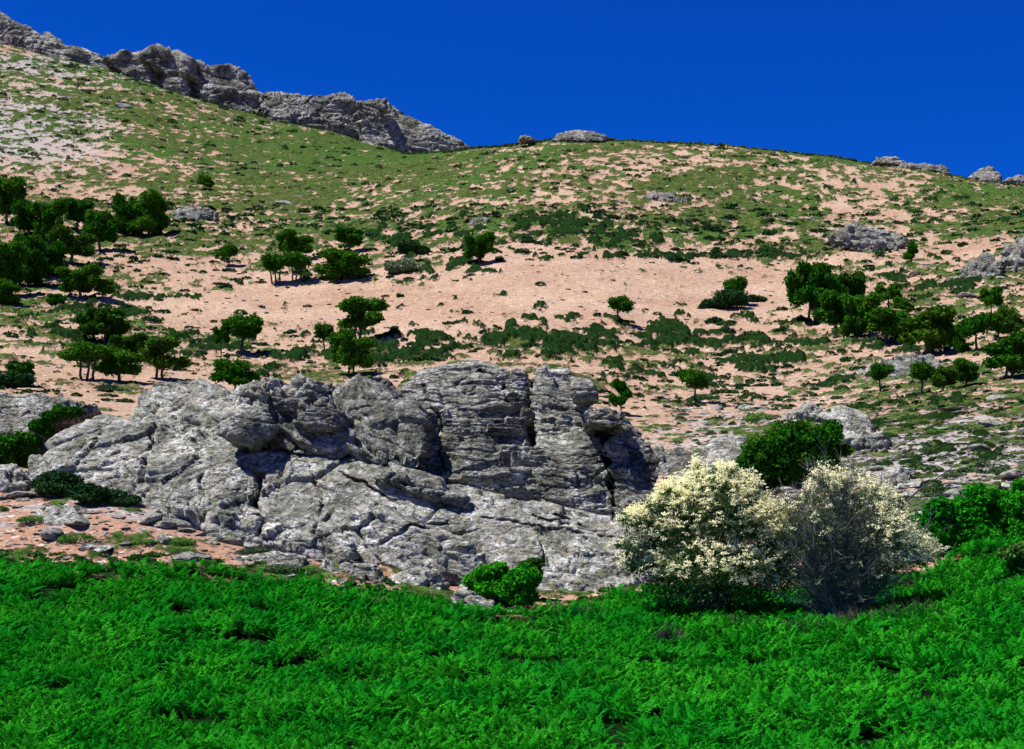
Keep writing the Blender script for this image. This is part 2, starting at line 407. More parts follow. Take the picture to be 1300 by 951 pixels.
soil = b.mix(b.math('MULTIPLY', dk, .85), soil, (.13, .10, .075))
fleck2 = b.math('MULTIPLY', b.mr(fl2, .15, .35, 1, 0), b.mr(b.noise(ob, 2.2, 3), .45, .55))
soil = b.mix(b.math('MULTIPLY', fleck2, .7), soil, (.56, .48, .41))
st = attr('stony')
sm = b.math('ADD', st, b.math('MULTIPLY', b.math('SUBTRACT', b.noise(b.mapping(ob, (1, 1, 1), (0, 0, 0), (5, 5, 5)), .55, 6, .7), .5), 2.6))
srock = b.mix(b.mr(b.noise(ob, 1.4, 6, .7), .35, .65), (.15, .145, .14), (.46, .44, .42))
soil = b.mix(b.mr(sm, .62, .82, 0, .8), soil, srock)
gr = b.mix(b.mr(b.noise(ob, .5, 5, .65), .35, .65), (.040, .072, .018), (.110, .150, .042))
gr = b.mix(b.mr(attr('tone'), .45, .75), gr, b.mix(b.mr(b.noise(ob, 1.1, 4), .4, .6), (.038, .092, .018), (.085, .150, .036)))
gr = b.mix(b.mr(b.noise(b.mapping(ob, (1, .8, 1), (0, 0, 0), (50, 9, 0)), .32, 5, .7), .58, .64), gr, (.018, .048, .016))
gr = b.mix(b.mr(b.noise(ob, 3.5, 4, .7), .35, .55), b.mix(1.0, gr, (.42, .42, .4), 'MULTIPLY'), gr)
gr = b.mix(1.0, gr, b.mix(b.mr(b.noise(b.mapping(ob, (1, .7, 1), (0, 0, 0), (4, 4, 4)), 1.5, 6, .8), .38, .60), (.32, .36, .30), (1.25, 1.2, 1.15)), 'MULTIPLY')
gr = b.mix(b.mr(b.noise(ob, 2.3, 5, .8), .60, .68, 0, .7), gr, (.30, .24, .16))
fac = b.math('ADD', attr('cover'), b.math('MULTIPLY', b.math('SUBTRACT', b.noise(ob, .9, 7, .78), .5), 1.9))
col = b.mix(b.mr(fac, .49, .60), soil, gr)
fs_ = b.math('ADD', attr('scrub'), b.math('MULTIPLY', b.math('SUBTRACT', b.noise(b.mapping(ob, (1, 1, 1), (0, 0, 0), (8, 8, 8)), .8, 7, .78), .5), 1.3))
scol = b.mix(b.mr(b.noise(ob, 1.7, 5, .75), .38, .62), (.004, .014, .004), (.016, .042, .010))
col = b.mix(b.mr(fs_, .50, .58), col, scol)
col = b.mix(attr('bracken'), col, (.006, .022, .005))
hh = b.math('ADD', b.math('MULTIPLY', b.noise(ob, 2.0, 6, .7), 1.0), b.math('MULTIPLY', b.mr(fl1, 0, .4, 1, 0), .35))
hh = b.math('ADD', hh, b.math('MULTIPLY', b.mr(fac, .45, .6), .5))
hh = b.math('ADD', hh, b.math('MULTIPLY', b.mr(fs_, .45, .65), 1.2))
b.out(col, 1.0, b.bump(hh, .8, .35), 0, 0.0)
M['ground'] = m
me = mesh_np('hillside', V, Fc, M['ground'], True)
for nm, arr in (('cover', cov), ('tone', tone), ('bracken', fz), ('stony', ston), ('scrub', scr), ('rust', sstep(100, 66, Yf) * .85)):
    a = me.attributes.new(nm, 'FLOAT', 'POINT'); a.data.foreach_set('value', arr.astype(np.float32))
tag(link('hillside', me), kind='structure')
# land behind the ridge and around: big sheet
n = 40
back = []
R_ = [780, 1000, 1400, 2200]
bm = bmesh.new()
row_prev = None
cs = np.linspace(us[0], us[-1], n)
for k, y in enumerate(R_):
    row = []
    for u in cs:
        x = u * 780
        z0 = ground_z(u * 779, 779)[0] - .3
        t = k / 3
        row.append(bm.verts.new((u * y, y, z0 * (1 - t) ** 1.3 - 6.6 * t)))
    if row_prev:
        for q in range(n - 1): bm.faces.new((row_prev[q], row_prev[q + 1], row[q + 1], row[q]))
    row_prev = row
# flanks of the fan down to the plain
for side in (0, NC - 1):
    pv = None
    for r in list(range(0, NR, 15)) + [NR - 1]:
        x, y, z = Xg[side, r], Yr[r], Zg[side, r]
        s = -1 if side == 0 else 1
        a_ = bm.verts.new((x, y, z)); c_ = bm.verts.new((x + s * (8 + max(z + 6.6, 0) * 2.5), y, -6.6))
        if pv: bm.faces.new((pv[0], a_, c_, pv[1]))
        pv = (a_, c_)
me = bpy.data.meshes.new('terrain'); bm.to_mesh(me); bm.free(); me.materials.append(M['ground'])
tag(link('terrain', me), kind='structure')
me = mesh_np('ground', [(-9000, -9000, -6.7), (9000, -9000, -6.7), (9000, 9000, -6.7), (-9000, 9000, -6.7)], [[0, 1, 2, 3]], M['ground'])
tag(link('ground', me), kind='structure')

# ------------------------------------------------------------------ rocks
def W(px, py, Y): return ((px - CX) / F * Y, Y, (H0 - py) / F * Y)

def add_piece(bm, poly, Yb, Yt, T, bulge):
    pys = [p[1] for p in poly]; lo, hi = max(pys), min(pys)
    P = []
    for (a, c) in poly:
        t = (lo - c) / (lo - hi) if lo > hi else 0
        P.append(np.array(W(a, c, Yb + (Yt - Yb) * t)))
    C = sum(P) / len(P)
    rr = bulge
    rings = []
    for s, off in ((.93, T), (1.0, T * .5), (1.0, rr * .9), (.97, rr * .3), (.88, 0), (.6, -rr * .25)):
        ring = []
        for p in P:
            q = C + (p - C) * s
            q = q.copy(); q[1] = (C + (p - C) * s)[1] + off
            if off == T: q[1] = C[1] + T + (p[1] - C[1]) * .3
            ring.append(bm.verts.new(q))
        rings.append(ring)
    k = len(P)
    for A, B in zip(rings, rings[1:]):
        for i in range(k): bm.faces.new((A[i], A[(i + 1) % k], B[(i + 1) % k], B[i]))
    c0 = bm.verts.new((C[0], C[1] + T, C[2])); c1 = bm.verts.new((C[0], C[1] - rr * .35, C[2]))
    for i in range(k):
        bm.faces.new((rings[0][(i + 1) % k], rings[0][i], c0)); bm.faces.new((rings[-1][i], rings[-1][(i + 1) % k], c1))

JOINTS = [
 ([(192,556),(184,585),(178,615),(181,634)], 2.0, .6), ([(331,604),(325,640),(327,668),(330,700)], 4.0, 1.3), ([(86,600),(110,575),(128,545)], 1.6, .35),
 ([(250,560),(262,600),(255,640)], 1.4, .35), ([(532,482),(545,520),(565,548),(592,574)], 2.0, .5), ([(614,466),(640,492),(660,520),(672,548)], 2.4, .6),
 ([(674,474),(673,520),(675,560)], 2.6, .9), ([(752,535),(768,575),(776,610),(782,655)], 2.2, .7), ([(560,545),(556,580),(575,612),(605,620)], 1.6, .4),
 ([(705,650),(735,664),(770,690)], 1.6, .4), ([(680,652),(720,668),(755,696)], 1.4, .35), ([(700,690),(692,715),(672,735)], 1.4, .35),
 ([(430,600),(470,618),(520,642),(570,655)], 2.0, .45), ([(480,690),(520,668),(570,672)], 1.6, .35), ([(395,590),(410,640),(400,680)], 1.4, .3), ([(610,660),(690,668),(800,690)], 1.4, .3), ([(735,600),(745,570),(762,560)], 2.2, .5)]

def rock_disp(V, N, S=1.0, seed=0, dip=.2, rough=1.0, block=1.0, strata=1.0, lay=.42):
    P = V / S
    Pw = P + .22 * np.stack([fbm(P * .7, 3, seed + 1), fbm(P * .7, 3, seed + 2), fbm(P * .7, 3, seed + 3)], 1)
    d = .62 * rough * fbm(P * .30, 3, seed + 5) + .12 * rough * fbm(P * 2.1, 4, seed + 6, .6)
    ca, sa = math.cos(dip), math.sin(dip)
    Q = np.stack([Pw[:, 0] * ca - Pw[:, 2] * sa, Pw[:, 1], Pw[:, 0] * sa + Pw[:, 2] * ca], 1)
    mk = .22 + 1.0 * sstep(-.12, .34, fbm(P * .34 + 40, 3, seed + 80))
    # big angular joints: each cell is a tilted plane of its own
    for fs, am, ck, cw, sd in ((np.array([.30, .35, .55]), 1.0, .45, .045, 20), (np.array([.80, .85, 1.5]), .48, .26, .06, 30), (np.array([2.2, 2.2, 4.2]), .20, .07, .10, 35)):
        f1, f2, cid, dl = worley(Q * fs, seed + sd)
        if sd > 20: am, ck = am * mk, ck * (.3 + mk)
        vis = sstep(-.25, .2, fbm(P * .5, 2, seed + sd + 3))
        d += block * am * (.62 * facet(dl, cid, seed + sd) + .42 * (cid - .5)) - block * ck * vis * np.exp(-((f2 - f1) / cw) ** 2)
    m = sstep(-.30, .25, fbm(P * np.array([.3, .3, .55]), 3, seed + 40))
    for ly_, am in ((lay, 1.0), (lay * .43, .42)):
        s = Q[:, 2] / ly_ + .45 * fbm(P * .55, 3, seed + 50)
        li = np.floor(s); fr = s - li
        brk = np.floor(Q[:, 0] * .30 / (ly_ / .4) + 3.7 * _h(li, li * 0, li * 0, seed + 70) * 3)
        hv = _h(li, brk, li * 0, seed + 60)
        # a ledge juts out at its top and is cut back underneath
        prof = (hv - .5) * .75 + .22 * fr - .40 * np.exp(-(fr / (.10 + .10 * hv)) ** 2)
        d += strata * (.15 + .85 * m) * prof * am * ly_ / .42
    return V + N * (d * S)[:, None]

def solid_to_obj(name, bm, voxel, mat, S=1.0, seed=0, **kw):
    bmesh.ops.recalc_face_normals(bm, faces=bm.faces)
    me = bpy.data.meshes.new(name + '_src'); bm.to_mesh(me); bm.free()
    o = bpy.data.objects.new('tmp', me); COL.objects.link(o)
    md = o.modifiers.new('r', 'REMESH'); md.mode = 'VOXEL'; md.voxel_size = voxel
    dg = bpy.context.evaluated_depsgraph_get(); dg.update()
    ev = o.evaluated_get(dg); m2 = bpy.data.meshes.new_from_object(ev)
    COL.objects.unlink(o); bpy.data.objects.remove(o); bpy.data.meshes.remove(me)
    n = len(m2.vertices); V = np.empty(n * 3, dtype=np.float32); m2.vertices.foreach_get('co', V); V = V.reshape(-1, 3).astype(float)
    # smooth the blocky voxels a little through neighbours
    ne = len(m2.edges); E = np.empty(ne * 2, dtype=np.int32); m2.edges.foreach_get('vertices', E); E = E.reshape(-1, 2)
    deg = np.bincount(E.ravel(), minlength=n)[:, None]
    for _ in range(2):
        A = np.zeros_like(V); 
        for ax in range(3): A[:, ax] = np.bincount(E[:, 0], V[E[:, 1], ax], n) + np.bincount(E[:, 1], V[E[:, 0], ax], n)
        V = .4 * V + .6 * A / np.maximum(deg, 1)
    m2.vertices.foreach_set('co', V.astype(np.float32).ravel()); m2.update()
    N = np.empty(n * 3, dtype=np.float32); m2.vertices.foreach_get('normal', N); N = N.reshape(-1, 3).astype(float)
    V = rock_disp(V, N, S, seed, **kw)
    if V[:, 1].mean() < 80 and voxel < .08:      # long joints running through the bedrock
        q = np.stack([CX + F * V[:, 0] / V[:, 1], H0 - F * V[:, 2] / V[:, 1]], 1)
        q = q + np.stack([fbm(V * .55, 4, 5, .6), fbm(V * .55, 4, 15, .6)], 1) * 13
        vd = sstep(-.35, .3, fbm(V * .9, 3, 25)) * 1.25; vw = .7 + .7 * sstep(-.4, .4, fbm(V * .7, 2, 35))
        for ln, wd, dp in JOINTS:
            for a_, b_ in zip(ln, ln[1:]):
                a_ = np.array(a_, float); b_ = np.array(b_, float); ab = b_ - a_
                t = np.clip(((q - a_) @ ab) / (ab @ ab), 0, 1)
                dd = np.linalg.norm(q - a_ - t[:, None] * ab, axis=1) 
                V = V + np.array([0, 1, 0]) * (dp * vd * np.exp(-(dd / wd / vw) ** 3) * (N[:, 1] < .2))[:, None]
    base = np.array([V[:, 0].mean(), V[:, 1].mean(), V[:, 2].min()])
    m2.vertices.foreach_set('co', (V - base).astype(np.float32).ravel()); m2.update()
    m2.polygons.foreach_set('use_smooth', np.ones(len(m2.polygons), dtype=bool))
    m2.materials.clear(); m2.materials.append(mat); m2.name = name
    return link(name, m2, None, base)

def rock(name, pieces, label, cat, voxel=.066, mat='rock', S=1.0, seed=0, group=None, root=0, snap=False, **kw):
    bm = bmesh.new()
    if snap:
        q = [v for p in pieces for v in p[0]]; lo = max(v[1] for v in q); mx = sum(v[0] for v in q) / len(q)
        dY = trace(mx, lo - 2, 45)[1] - min(p[1] for p in pieces)
        pieces = [(p[0], p[1] + dY, p[2] + dY, *p[3:]) for p in pieces]
    for p in pieces:
        if root:
            ys = [q[1] for q in p[0]]; lo, hi = max(ys), min(ys)
            k = (p[2] - p[1]) / max(lo - hi, 1)
            p = ([(x, y + root * sstep(.45, .85, (y - hi) / (lo - hi))) for x, y in p[0]], p[1] - k * root * .25, *p[2:])
        add_piece(bm, *p)
    o = solid_to_obj(name, bm, voxel, M[mat], S, seed, **kw)
    tag(o, label, cat, group); return o

# ---- the big outcrop
rock('rock_dome', [
  ([(28,612),(34,585),(55,556),(90,534),(130,524),(180,528),(230,545),(250,575),(245,640),(170,632),(110,625),(60,622)], 64, 71, 6, 1.2),
  ([(150,550),(190,533),(240,545),(300,562),(330,585),(335,640),(333,690),(290,680),(230,660),(180,640),(160,600)], 62.5, 70, 6, 1.0)],
  'broad rounded grey rock dome at the left end of the outcrop', 'rock', seed=11, dip=-.35, block=.46, strata=.2, rough=.5, root=22)
rock('rock_slab', [
  ([(152,530),(170,500),(200,481),(245,483),(285,494),(300,508),(290,535),(280,550),(235,552),(190,545)], 70.5, 74.5, 4, .9)],
  'smooth pale slab on the skyline above the rock dome', 'rock', seed=12, dip=.1, block=.4, strata=.2, rough=.8, root=15)
rock('boulder', [([(268,528),(272,510),(290,500),(306,502),(312,515),(300,535),(282,540)], 69.5, 71.5, 2, .5)],
  'small rounded boulder wedged between the smooth pale slab and the overhanging block', 'boulder', voxel=.06, seed=13, block=.2, strata=.2, rough=.4)
rock('boulder', [([(222,558),(240,545),(268,543),(288,560),(292,580),(262,582),(240,572)], 68.5, 70, 2.5, .5)],
  'angular tilted block lying on top of the rock dome', 'boulder', voxel=.06, seed=14, block=.4, strata=.3, rough=.4)
rock('boulder', [
  ([(284,548),(290,525),(305,520),(330,528),(345,545),(342,562),(315,564),(292,558)], 66.3, 67.3, 3, .6),
  ([(300,520),(303,495),(320,481),(345,478),(352,500),(345,525),(325,530)], 67.5, 68.5, 3, .6)],
  'overhanging rounded block with a deep dark hollow beneath it', 'boulder', voxel=.06, seed=15, block=.6, strata=.4, rough=.5)
rock('boulder', [
  ([(338,525),(350,492),(380,478),(400,482),(402,505),(390,522),(365,530)], 67.8, 69, 3, .6),
  ([(345,568),(340,540),(365,528),(395,530),(400,560),(395,582),(370,578)], 66.9, 68.2, 4, .5),
  ([(372,535),(385,515),(410,508),(430,520),(435,540),(410,548),(385,545)], 66.9, 67.8, 3, .5),
  ([(296,600),(300,530),(310,500),(350,488),(400,488),(430,500),(450,600)], 70, 71.5, 4, .4),
  ([(385,560),(410,545),(435,540),(452,550),(448,575),(432,585),(400,584)], 67, 68, 3, .4)],
  'jumbled heap of cracked dark blocks right of the overhanging block', 'rock', voxel=.06, seed=16, mat='rock_dark', block=.75, strata=.7, rough=.35)
rock('rock_buttress', [
  ([(402,520),(420,495),(445,480),(470,474),(490,480),(505,500),(500,530),(460,545),(430,550)], 68.5, 71.5, 4, .9),
  ([(440,588),(430,555),(455,530),(500,505),(525,505),(540,530),(543,570),(535,595),(500,596),(460,592)], 66.5, 70, 4, .9)],
  'rough dark pyramid of rock between the jumbled blocks and the layered cliff', 'rock', seed=17, mat='rock_dark', block=.7, strata=.8, rough=.4, dip=.4)
rock('layered_cliff', [
  ([(508,505),(514,482),(530,466),(560,457),(600,455),(640,462),(664,478),(672,500),(674,580),(660,640),(540,622),(530,590)], 68.5, 73.5, 5, 1.1),
  ([(530,560),(600,540),(670,560),(700,600),(720,645),(640,640),(560,628),(530,610)], 67.5, 71, 5, .6),
  ([(480,620),(490,500),(560,490),(690,500),(700,640)], 72, 75, 3, .3)],
  'tallest cliff of thin level rock layers in the middle of the outcrop', 'cliff', seed=18, mat='rock_layer', block=.34, strata=1.15, rough=.35, dip=.06, lay=.40)
rock('cliff_buttress', [
  ([(676,520),(677,478),(695,468),(722,467),(733,482),(738,505),(750,525),(765,570),(772,610),(700,620),(676,600)], 68.2, 73, 5, .8),
  ([(640,640),(650,600),(690,560),(740,550),(768,590),(785,640),(785,668),(720,655)], 66.8, 70, 5, .7),
  ([(727,498),(732,486),(748,490),(758,503),(752,510),(735,508)], 68.2, 68.6, 3, .3),
  ([(742,537),(750,521),(770,517),(788,525),(794,539),(775,543)], 67.0, 67.5, 6, .35),
  ([(735,510),(760,520),(790,548),(806,600),(800,680),(735,680)], 71.6, 73, 4, .3)],
  'tall smooth buttress with flat caps jutting over a black cave', 'cliff', seed=19, mat='rock_layer', block=.34, strata=.6, rough=.3, dip=.1, lay=.42)
rock('layered_cliff', [
  ([(774,590),(778,545),(790,532),(812,545),(828,570),(838,600),(842,640),(838,668),(785,668),(778,630)], 66.2, 70.2, 6, .8)],
  'thin bedded bulging cliff at the right end, beside the left flowering bush', 'cliff', seed=20, mat='rock_layer', block=.3, strata=1.3, rough=.3, dip=.2, lay=.36)
rock('long_slab', [
  ([(290,578),(340,572),(420,582),(500,590),(560,606),(580,640),(560,715),(480,712),(420,705),(340,690),(300,660),(285,620)], 61.5, 67.5, 6, .7),
  ([(500,600),(560,612),(640,632),(720,645),(800,658),(850,665),(850,745),(760,750),(680,752),(600,742),(520,728),(480,700),(470,640)], 60, 67.3, 6, .6)],
  'long sloping grey slab under the cliffs, rising out of the bracken', 'rock', seed=21, block=.46, strata=.2, rough=.4, dip=.28, root=26)
rock('rock_lump', [
  ([(468,606),(480,598),(510,598),(540,606),(560,618),(590,632),(598,644),(560,642),(520,630),(490,620)], 64.6, 65.0, 2.2, .4)],
  'dark knobbly ledge along the upper edge of the long slab', 'rock', voxel=.06, seed=22, mat='rock_dark', block=1.0, strata=.3, rough=.5)
rock('rock_lump', [
  ([(430,668),(445,650),(470,640),(500,650),(540,668),(600,690),(640,735),(590,742),(540,730),(480,712),(440,695)], 59.8, 61.8, 3, .5)],
  'rounded pale bulge low on the left half of the long slab', 'rock', voxel=.07, seed=23, block=.4, strata=.3, rough=.5, dip=.35, root=25)
rock('rock_ledge', [
  ([(200,648),(235,640),(275,650),(285,668),(270,682),(230,672),(205,660)], 60.8, 62.5, 2.2, .3),
  ([(250,668),(290,658),(325,665),(332,690),(310,708),(280,700),(255,685)], 60, 61.5, 2.5, .35)],
  'broken low ledge below the rock dome, left of the dark notch', 'rock', voxel=.06, seed=24, block=.8, root=18, strata=.7, rough=.4)
rock('rock_ledge', [
  ([(335,690),(340,672),(380,668),(420,675),(445,690),(438,708),(400,706),(360,700)], 59.2, 60.8, 2.5, .35)],
  'tilted flat block below the left end of the long slab', 'rock', voxel=.06, seed=25, block=.7, root=18, strata=.6, rough=.4, dip=.3)
rock('rock_ledge', [
  ([(285,712),(300,702),(345,702),(385,708),(388,722),(350,724),(310,722)], 57.6, 58.3, 1.6, .25)],
  'thinly layered low ledge at the edge of the bracken on the left', 'rock', voxel=.05, seed=26, snap=True, mat='rock_layer', block=.5, root=18, strata=.9, rough=.3, lay=.2)
rock('boulder', [
  ([(575,752),(590,736),(612,732),(635,738),(655,756),(650,768),(610,770),(585,764)], 56.4, 57.8, 2, .5)],
  'grey boulder half sunk in the bracken left of the bright green bushes', 'boulder', voxel=.05, seed=27, snap=True, block=.4, root=18, strata=.4, rough=.3)
rock('boulder', [
  ([(570,762),(578,750),(600,750),(625,764),(628,774),(600,776),(575,772)], 55.2, 55.8, 1, .25)],
  'low pale flat boulder in front of the grey boulder in the bracken', 'boulder', voxel=.05, seed=28, snap=True, mat='rock_stone', block=.2, root=18, strata=.3, rough=.25)
rock('rock_ledge', [
  ([(395,724),(410,714),(450,712),(480,720),(488,734),(450,738),(410,734)], 57, 58.2, 1.6, .25)],
  'layered low ledge below the rounded pale bulge, left part', 'rock', voxel=.05, seed=71, mat='rock_layer', snap=True, block=.5, strata=.9, rough=.3, lay=.2, root=8)
rock('rock_ledge', [
  ([(492,742),(505,728),(540,726),(565,738),(560,750),(520,752)], 57, 58.2, 1.6, .25)],
  'layered low ledge below the rounded pale bulge, right part', 'rock', voxel=.05, seed=72, snap=True, block=.5, strata=.7, rough=.3, lay=.2, root=8)
# left edge ledges
rock('rock_ledge', [
  ([(-60,560),(-60,505),(0,502),(50,505),(100,512),(112,522),(90,530),(50,545),(35,575),(0,598),(-60,600)], 74, 80, 4, .6)],
  'layered pale rock shelf at the left edge of the photo', 'rock', seed=29, mat='rock_layer', block=.5, root=18, strata=1.1, rough=.6, dip=.08)
rock('rock_ledge', [
  ([(-40,600),(0,596),(25,598),(35,610),(20,622),(-40,622)], 66, 67.5, 2, .35)],
  'small pale ledge below the rock shelf at the left edge', 'rock', voxel=.06, seed=30, block=.5, root=18, strata=.6, rough=.4)
rock('rock_ledge', [
  ([(48,655),(60,648),(95,650),(100,664),(85,670),(60,664)], 59.2, 60.2, 1.5, .25)],
  'small dark undercut ledge on the stony ground at the left', 'rock', voxel=.05, seed=31, snap=True, block=.3, root=4, strata=.8, rough=.3)
# right shoulder rocks
rock('rock_block', [
  ([(892,592),(896,566),(915,555),(950,553),(962,562),(955,580),(925,596),(905,600)], 92, 96, 4, .7)],
  'angular grey block behind the left flowering bush', 'rock', voxel=.09, seed=32, snap=True, root=8, mat='rock', block=.6, strata=.6, rough=.6)
rock('rock_block', [
  ([(822,592),(828,574),(860,570),(890,576),(898,592),(880,604),(845,602)], 88, 91, 4, .6)],
  'low dark cracked rock between the bedded cliff and the angular block', 'rock', voxel=.09, seed=33, snap=True, root=8, mat='rock_dark', block=.8, strata=.9, rough=.6)
rock('rock_block', [
  ([(842,640),(845,612),(870,606),(900,604),(925,612),(910,640),(870,655)], 76, 81, 4, .5)],
  'pale broken rocks tucked behind the left flowering bush', 'rock', voxel=.08, seed=34, root=8, block=1.0, strata=.6, rough=.6)
rock('boulder', [
  ([(1048,545),(1052,530),(1075,522),(1100,528),(1115,545),(1105,558),(1070,560)], 104, 107, 5, .8)],
  'rounded grey boulder right of the dark evergreen', 'boulder', voxel=.1, seed=35, snap=True, root=8, block=.7, strata=1.0, rough=.25, S=1.3)
rock('boulder', [
  ([(1062,568),(1070,552),(1100,548),(1125,556),(1120,572),(1090,578)], 98, 100, 4, .6)],
  'flat topped boulder just below the rounded grey boulder', 'boulder', voxel=.09, seed=36, snap=True, root=8, block=.7, strata=1.0, rough=.25)
rock('boulder', [
  ([(1006,530),(1012,518),(1030,515),(1046,522),(1044,534),(1020,536)], 117, 119, 4, .6)],
  'small grey boulder above the dark evergreen', 'boulder', voxel=.1, seed=37, snap=True, root=8, block=.7, strata=1.0, rough=.25)
rock('boulder', [
  ([(1118,618),(1126,600),(1145,594),(1162,602),(1158,620),(1138,626)], 76, 77.5, 3, .5)],
  'bluish rounded boulder on the scrubby slope above the right flowering bush', 'boulder', voxel=.07, seed=38, snap=True, root=8, block=.4, strata=.3, rough=.4)
rock('rock_ledge', [
  ([(1100,470),(1120,456),(1160,450),(1200,455),(1212,468),(1205,484),(1160,486),(1120,482)], 160, 168, 6, 1.2)],
  'grey rock ledge among the trees at the right', 'rock', voxel=.16, seed=39, root=8, mat='rock_mid', S=2, block=.8, strata=.8)
rock('rock_outcrop', [
  ([(1062,304),(1066,288),(1090,279),(1110,283),(1130,290),(1148,302),(1152,325),(1120,322),(1085,314)], 318, 330, 10, 2)],
  'pale rock outcrop high on the right slope above the dark grove', 'rock', voxel=.28, seed=40, snap=True, root=8, mat='rock_mid', S=3.5)
rock('rock_outcrop', [
  ([(818,254),(824,246),(845,246),(865,250),(880,257),(860,262),(835,260)], 372, 378, 6, 1.5)],
  'thin grey rock band high in the middle of the slope', 'rock', voxel=.3, seed=41, snap=True, root=8, mat='rock_mid', S=3)
rock('rock_outcrop', [
  ([(222,280),(226,268),(245,264),(265,266),(280,274),(268,284),(240,284)], 365, 372, 8, 1.5)],
  'grey rock outcrop right of the big round tree pair on the left slope', 'rock', voxel=.3, seed=42, snap=True, root=8, mat='rock_mid', S=3)
rock('rock_outcrop', [
  ([(1230,350),(1238,334),(1255,328),(1275,336),(1278,350),(1255,356)], 275, 282, 8, 1.5)],
  'knobbly grey outcrop on the upper right slope near the edge', 'rock', voxel=.25, seed=43, snap=True, root=8, mat='rock_mid', S=2.6)
rock('rock_outcrop', [
  ([(1284,340),(1290,315),(1310,305),(1350,312),(1350,345),(1310,350)], 280, 290, 8, 1.5)],
  'grey outcrop cut off by the right edge of the photo', 'rock', voxel=.25, seed=44, snap=True, root=8, mat='rock_mid', S=2.6)
rock('rock_outcrop', [
  ([(590,287),(596,278),(615,277),(628,283),(618,290)], 352, 356, 5, 1)],
  'tiny grey rock above the dark scrub in the middle', 'rock', voxel=.25, seed=45, snap=True, root=8, mat='rock_mid', S=2.4)
# skyline rocks
def rtr(px, py): return trace(px, py)[1]
def crest(poly, label, seed, S=7, lean=12, T=26, bulge=5, voxel=.55, ps=None, Yc=None, **kw):
    mx = sum(p[0] for p in poly) / len(poly); lo = max(p[1] for p in poly)
    Y0 = trace(mx, (lo + min(p[1] for p in poly)) / 2 + (lo - min(p[1] for p in poly)) * .3)[1]
    Y0 = min(Y0, 735) - 4
    if Yc: Y0 = Yc
    print('crest', seed, Y0)
    pc = [(poly, Y0, Y0 + lean, T, bulge)]
    for (pp, dy) in (ps or []): pc.append((pp, Y0 + dy, Y0 + dy + lean * .5, T, bulge * .7))
    return rock('crest_rock', pc, label, 'rock', voxel=voxel, mat='rock_far', S=S, seed=seed, root=12, **{**dict(block=.42, strata=1.0, rough=.35, lay=.5), **kw})
crest([(-60,-10),(0,17),(30,36),(60,44),(110,58),(150,67),(160,88),(100,84),(60,76),(0,68),(-60,58)], 'jagged grey rock at the top left corner of the photo', 51, dip=.2)
crest([(135,68),(180,71),(215,73),(240,80),(250,97),(252,122),(225,116),(200,108),(150,94)], 'dark faced crag with a shadowed cleft on the left skyline', 52, dip=.15,
      ps=[([(180,73),(200,69),(225,69),(243,75),(245,82),(210,82)], -5), ([(205,112),(205,90),(228,82),(238,95),(240,120)], -7)])
crest([(240,84),(265,81),(290,90),(308,97),(325,110),(338,128),(334,148),(290,138),(248,120)], 'layered cliff stepping down the left skyline right of the dark crag', 53, dip=.2, ps=[([(255,126),(258,108),(300,112),(333,120),(334,147),(290,138)], -6)])
crest([(325,114),(360,116),(400,119),(430,126),(475,130),(492,160),(480,180),(440,174),(380,160),(335,148)], 'broad pale broken rock face on the middle of the left skyline', 54, dip=.2)
crest([(450,124),(490,127),(510,140),(530,150),(560,163),(595,174),(622,186),(600,198),(540,196),(500,188),(460,178)], 'tapering dark crag ending the rocky skyline, topped by a white block', 55, Yc=652, dip=.25, lean=8)
crest([(474,127),(476,124),(490,124),(491,128),(482,129)], 'small white block on top of the rocky skyline', 56, Yc=650, S=3, lean=1, T=6, bulge=1, voxel=.35, block=.2, strata=.2, rough=.3)
rock('crest_rock', [([(700,176),(712,167),(735,162),(758,166),(772,173),(768,180),(705,180)], 486, 492, 14, 3)], 'flat grey rocks crowning the middle hilltop', 'rock', voxel=.3, mat='rock_mid', S=3.2, seed=57, block=.42, strata=1.1, rough=.2, lay=.35)
rock('crest_rock', [([(662,176),(668,170),(676,173),(680,179),(668,180)], 492, 494, 6, 1)], 'tiny dark rock just left of the hilltop rocks', 'rock', voxel=.35, mat='rock_mid', S=2, seed=58, block=.42, strata=1.1, rough=.2, lay=.35)
rock('crest_rock', [([(1115,204),(1122,196),(1140,196),(1152,203),(1150,212),(1125,210)], 448, 452, 12, 2.5), ([(1145,212),(1155,205),(1185,207),(1206,214),(1205,223),(1170,221)], 440, 444, 12, 2.5)],
     'dark flat topped rocks on the right skyline', 'rock', voxel=.3, mat='rock_mid', S=3.2, seed=59, block=.42, strata=1.1, rough=.2, lay=.35)
rock('crest_rock', [([(1238,222),(1244,216),(1262,215),(1276,222),(1272,232),(1245,230)], 424, 428, 10, 2)], 'small broken rocks on the skyline near the right edge', 'rock', voxel=.3, mat='rock_mid', S=2.6, seed=60, block=.42, strata=1.1, rough=.2, lay=.35)
rock('crest_rock', [([(1278,228),(1290,224),(1330,226),(1340,240),(1300,244),(1280,236)], 412, 416, 10, 2)], 'low rocks on the skyline at the right edge of the photo', 'rock', voxel=.3, mat='rock_mid', S=2.6, seed=61, block=.42, strata=1.1, rough=.2, lay=.35)

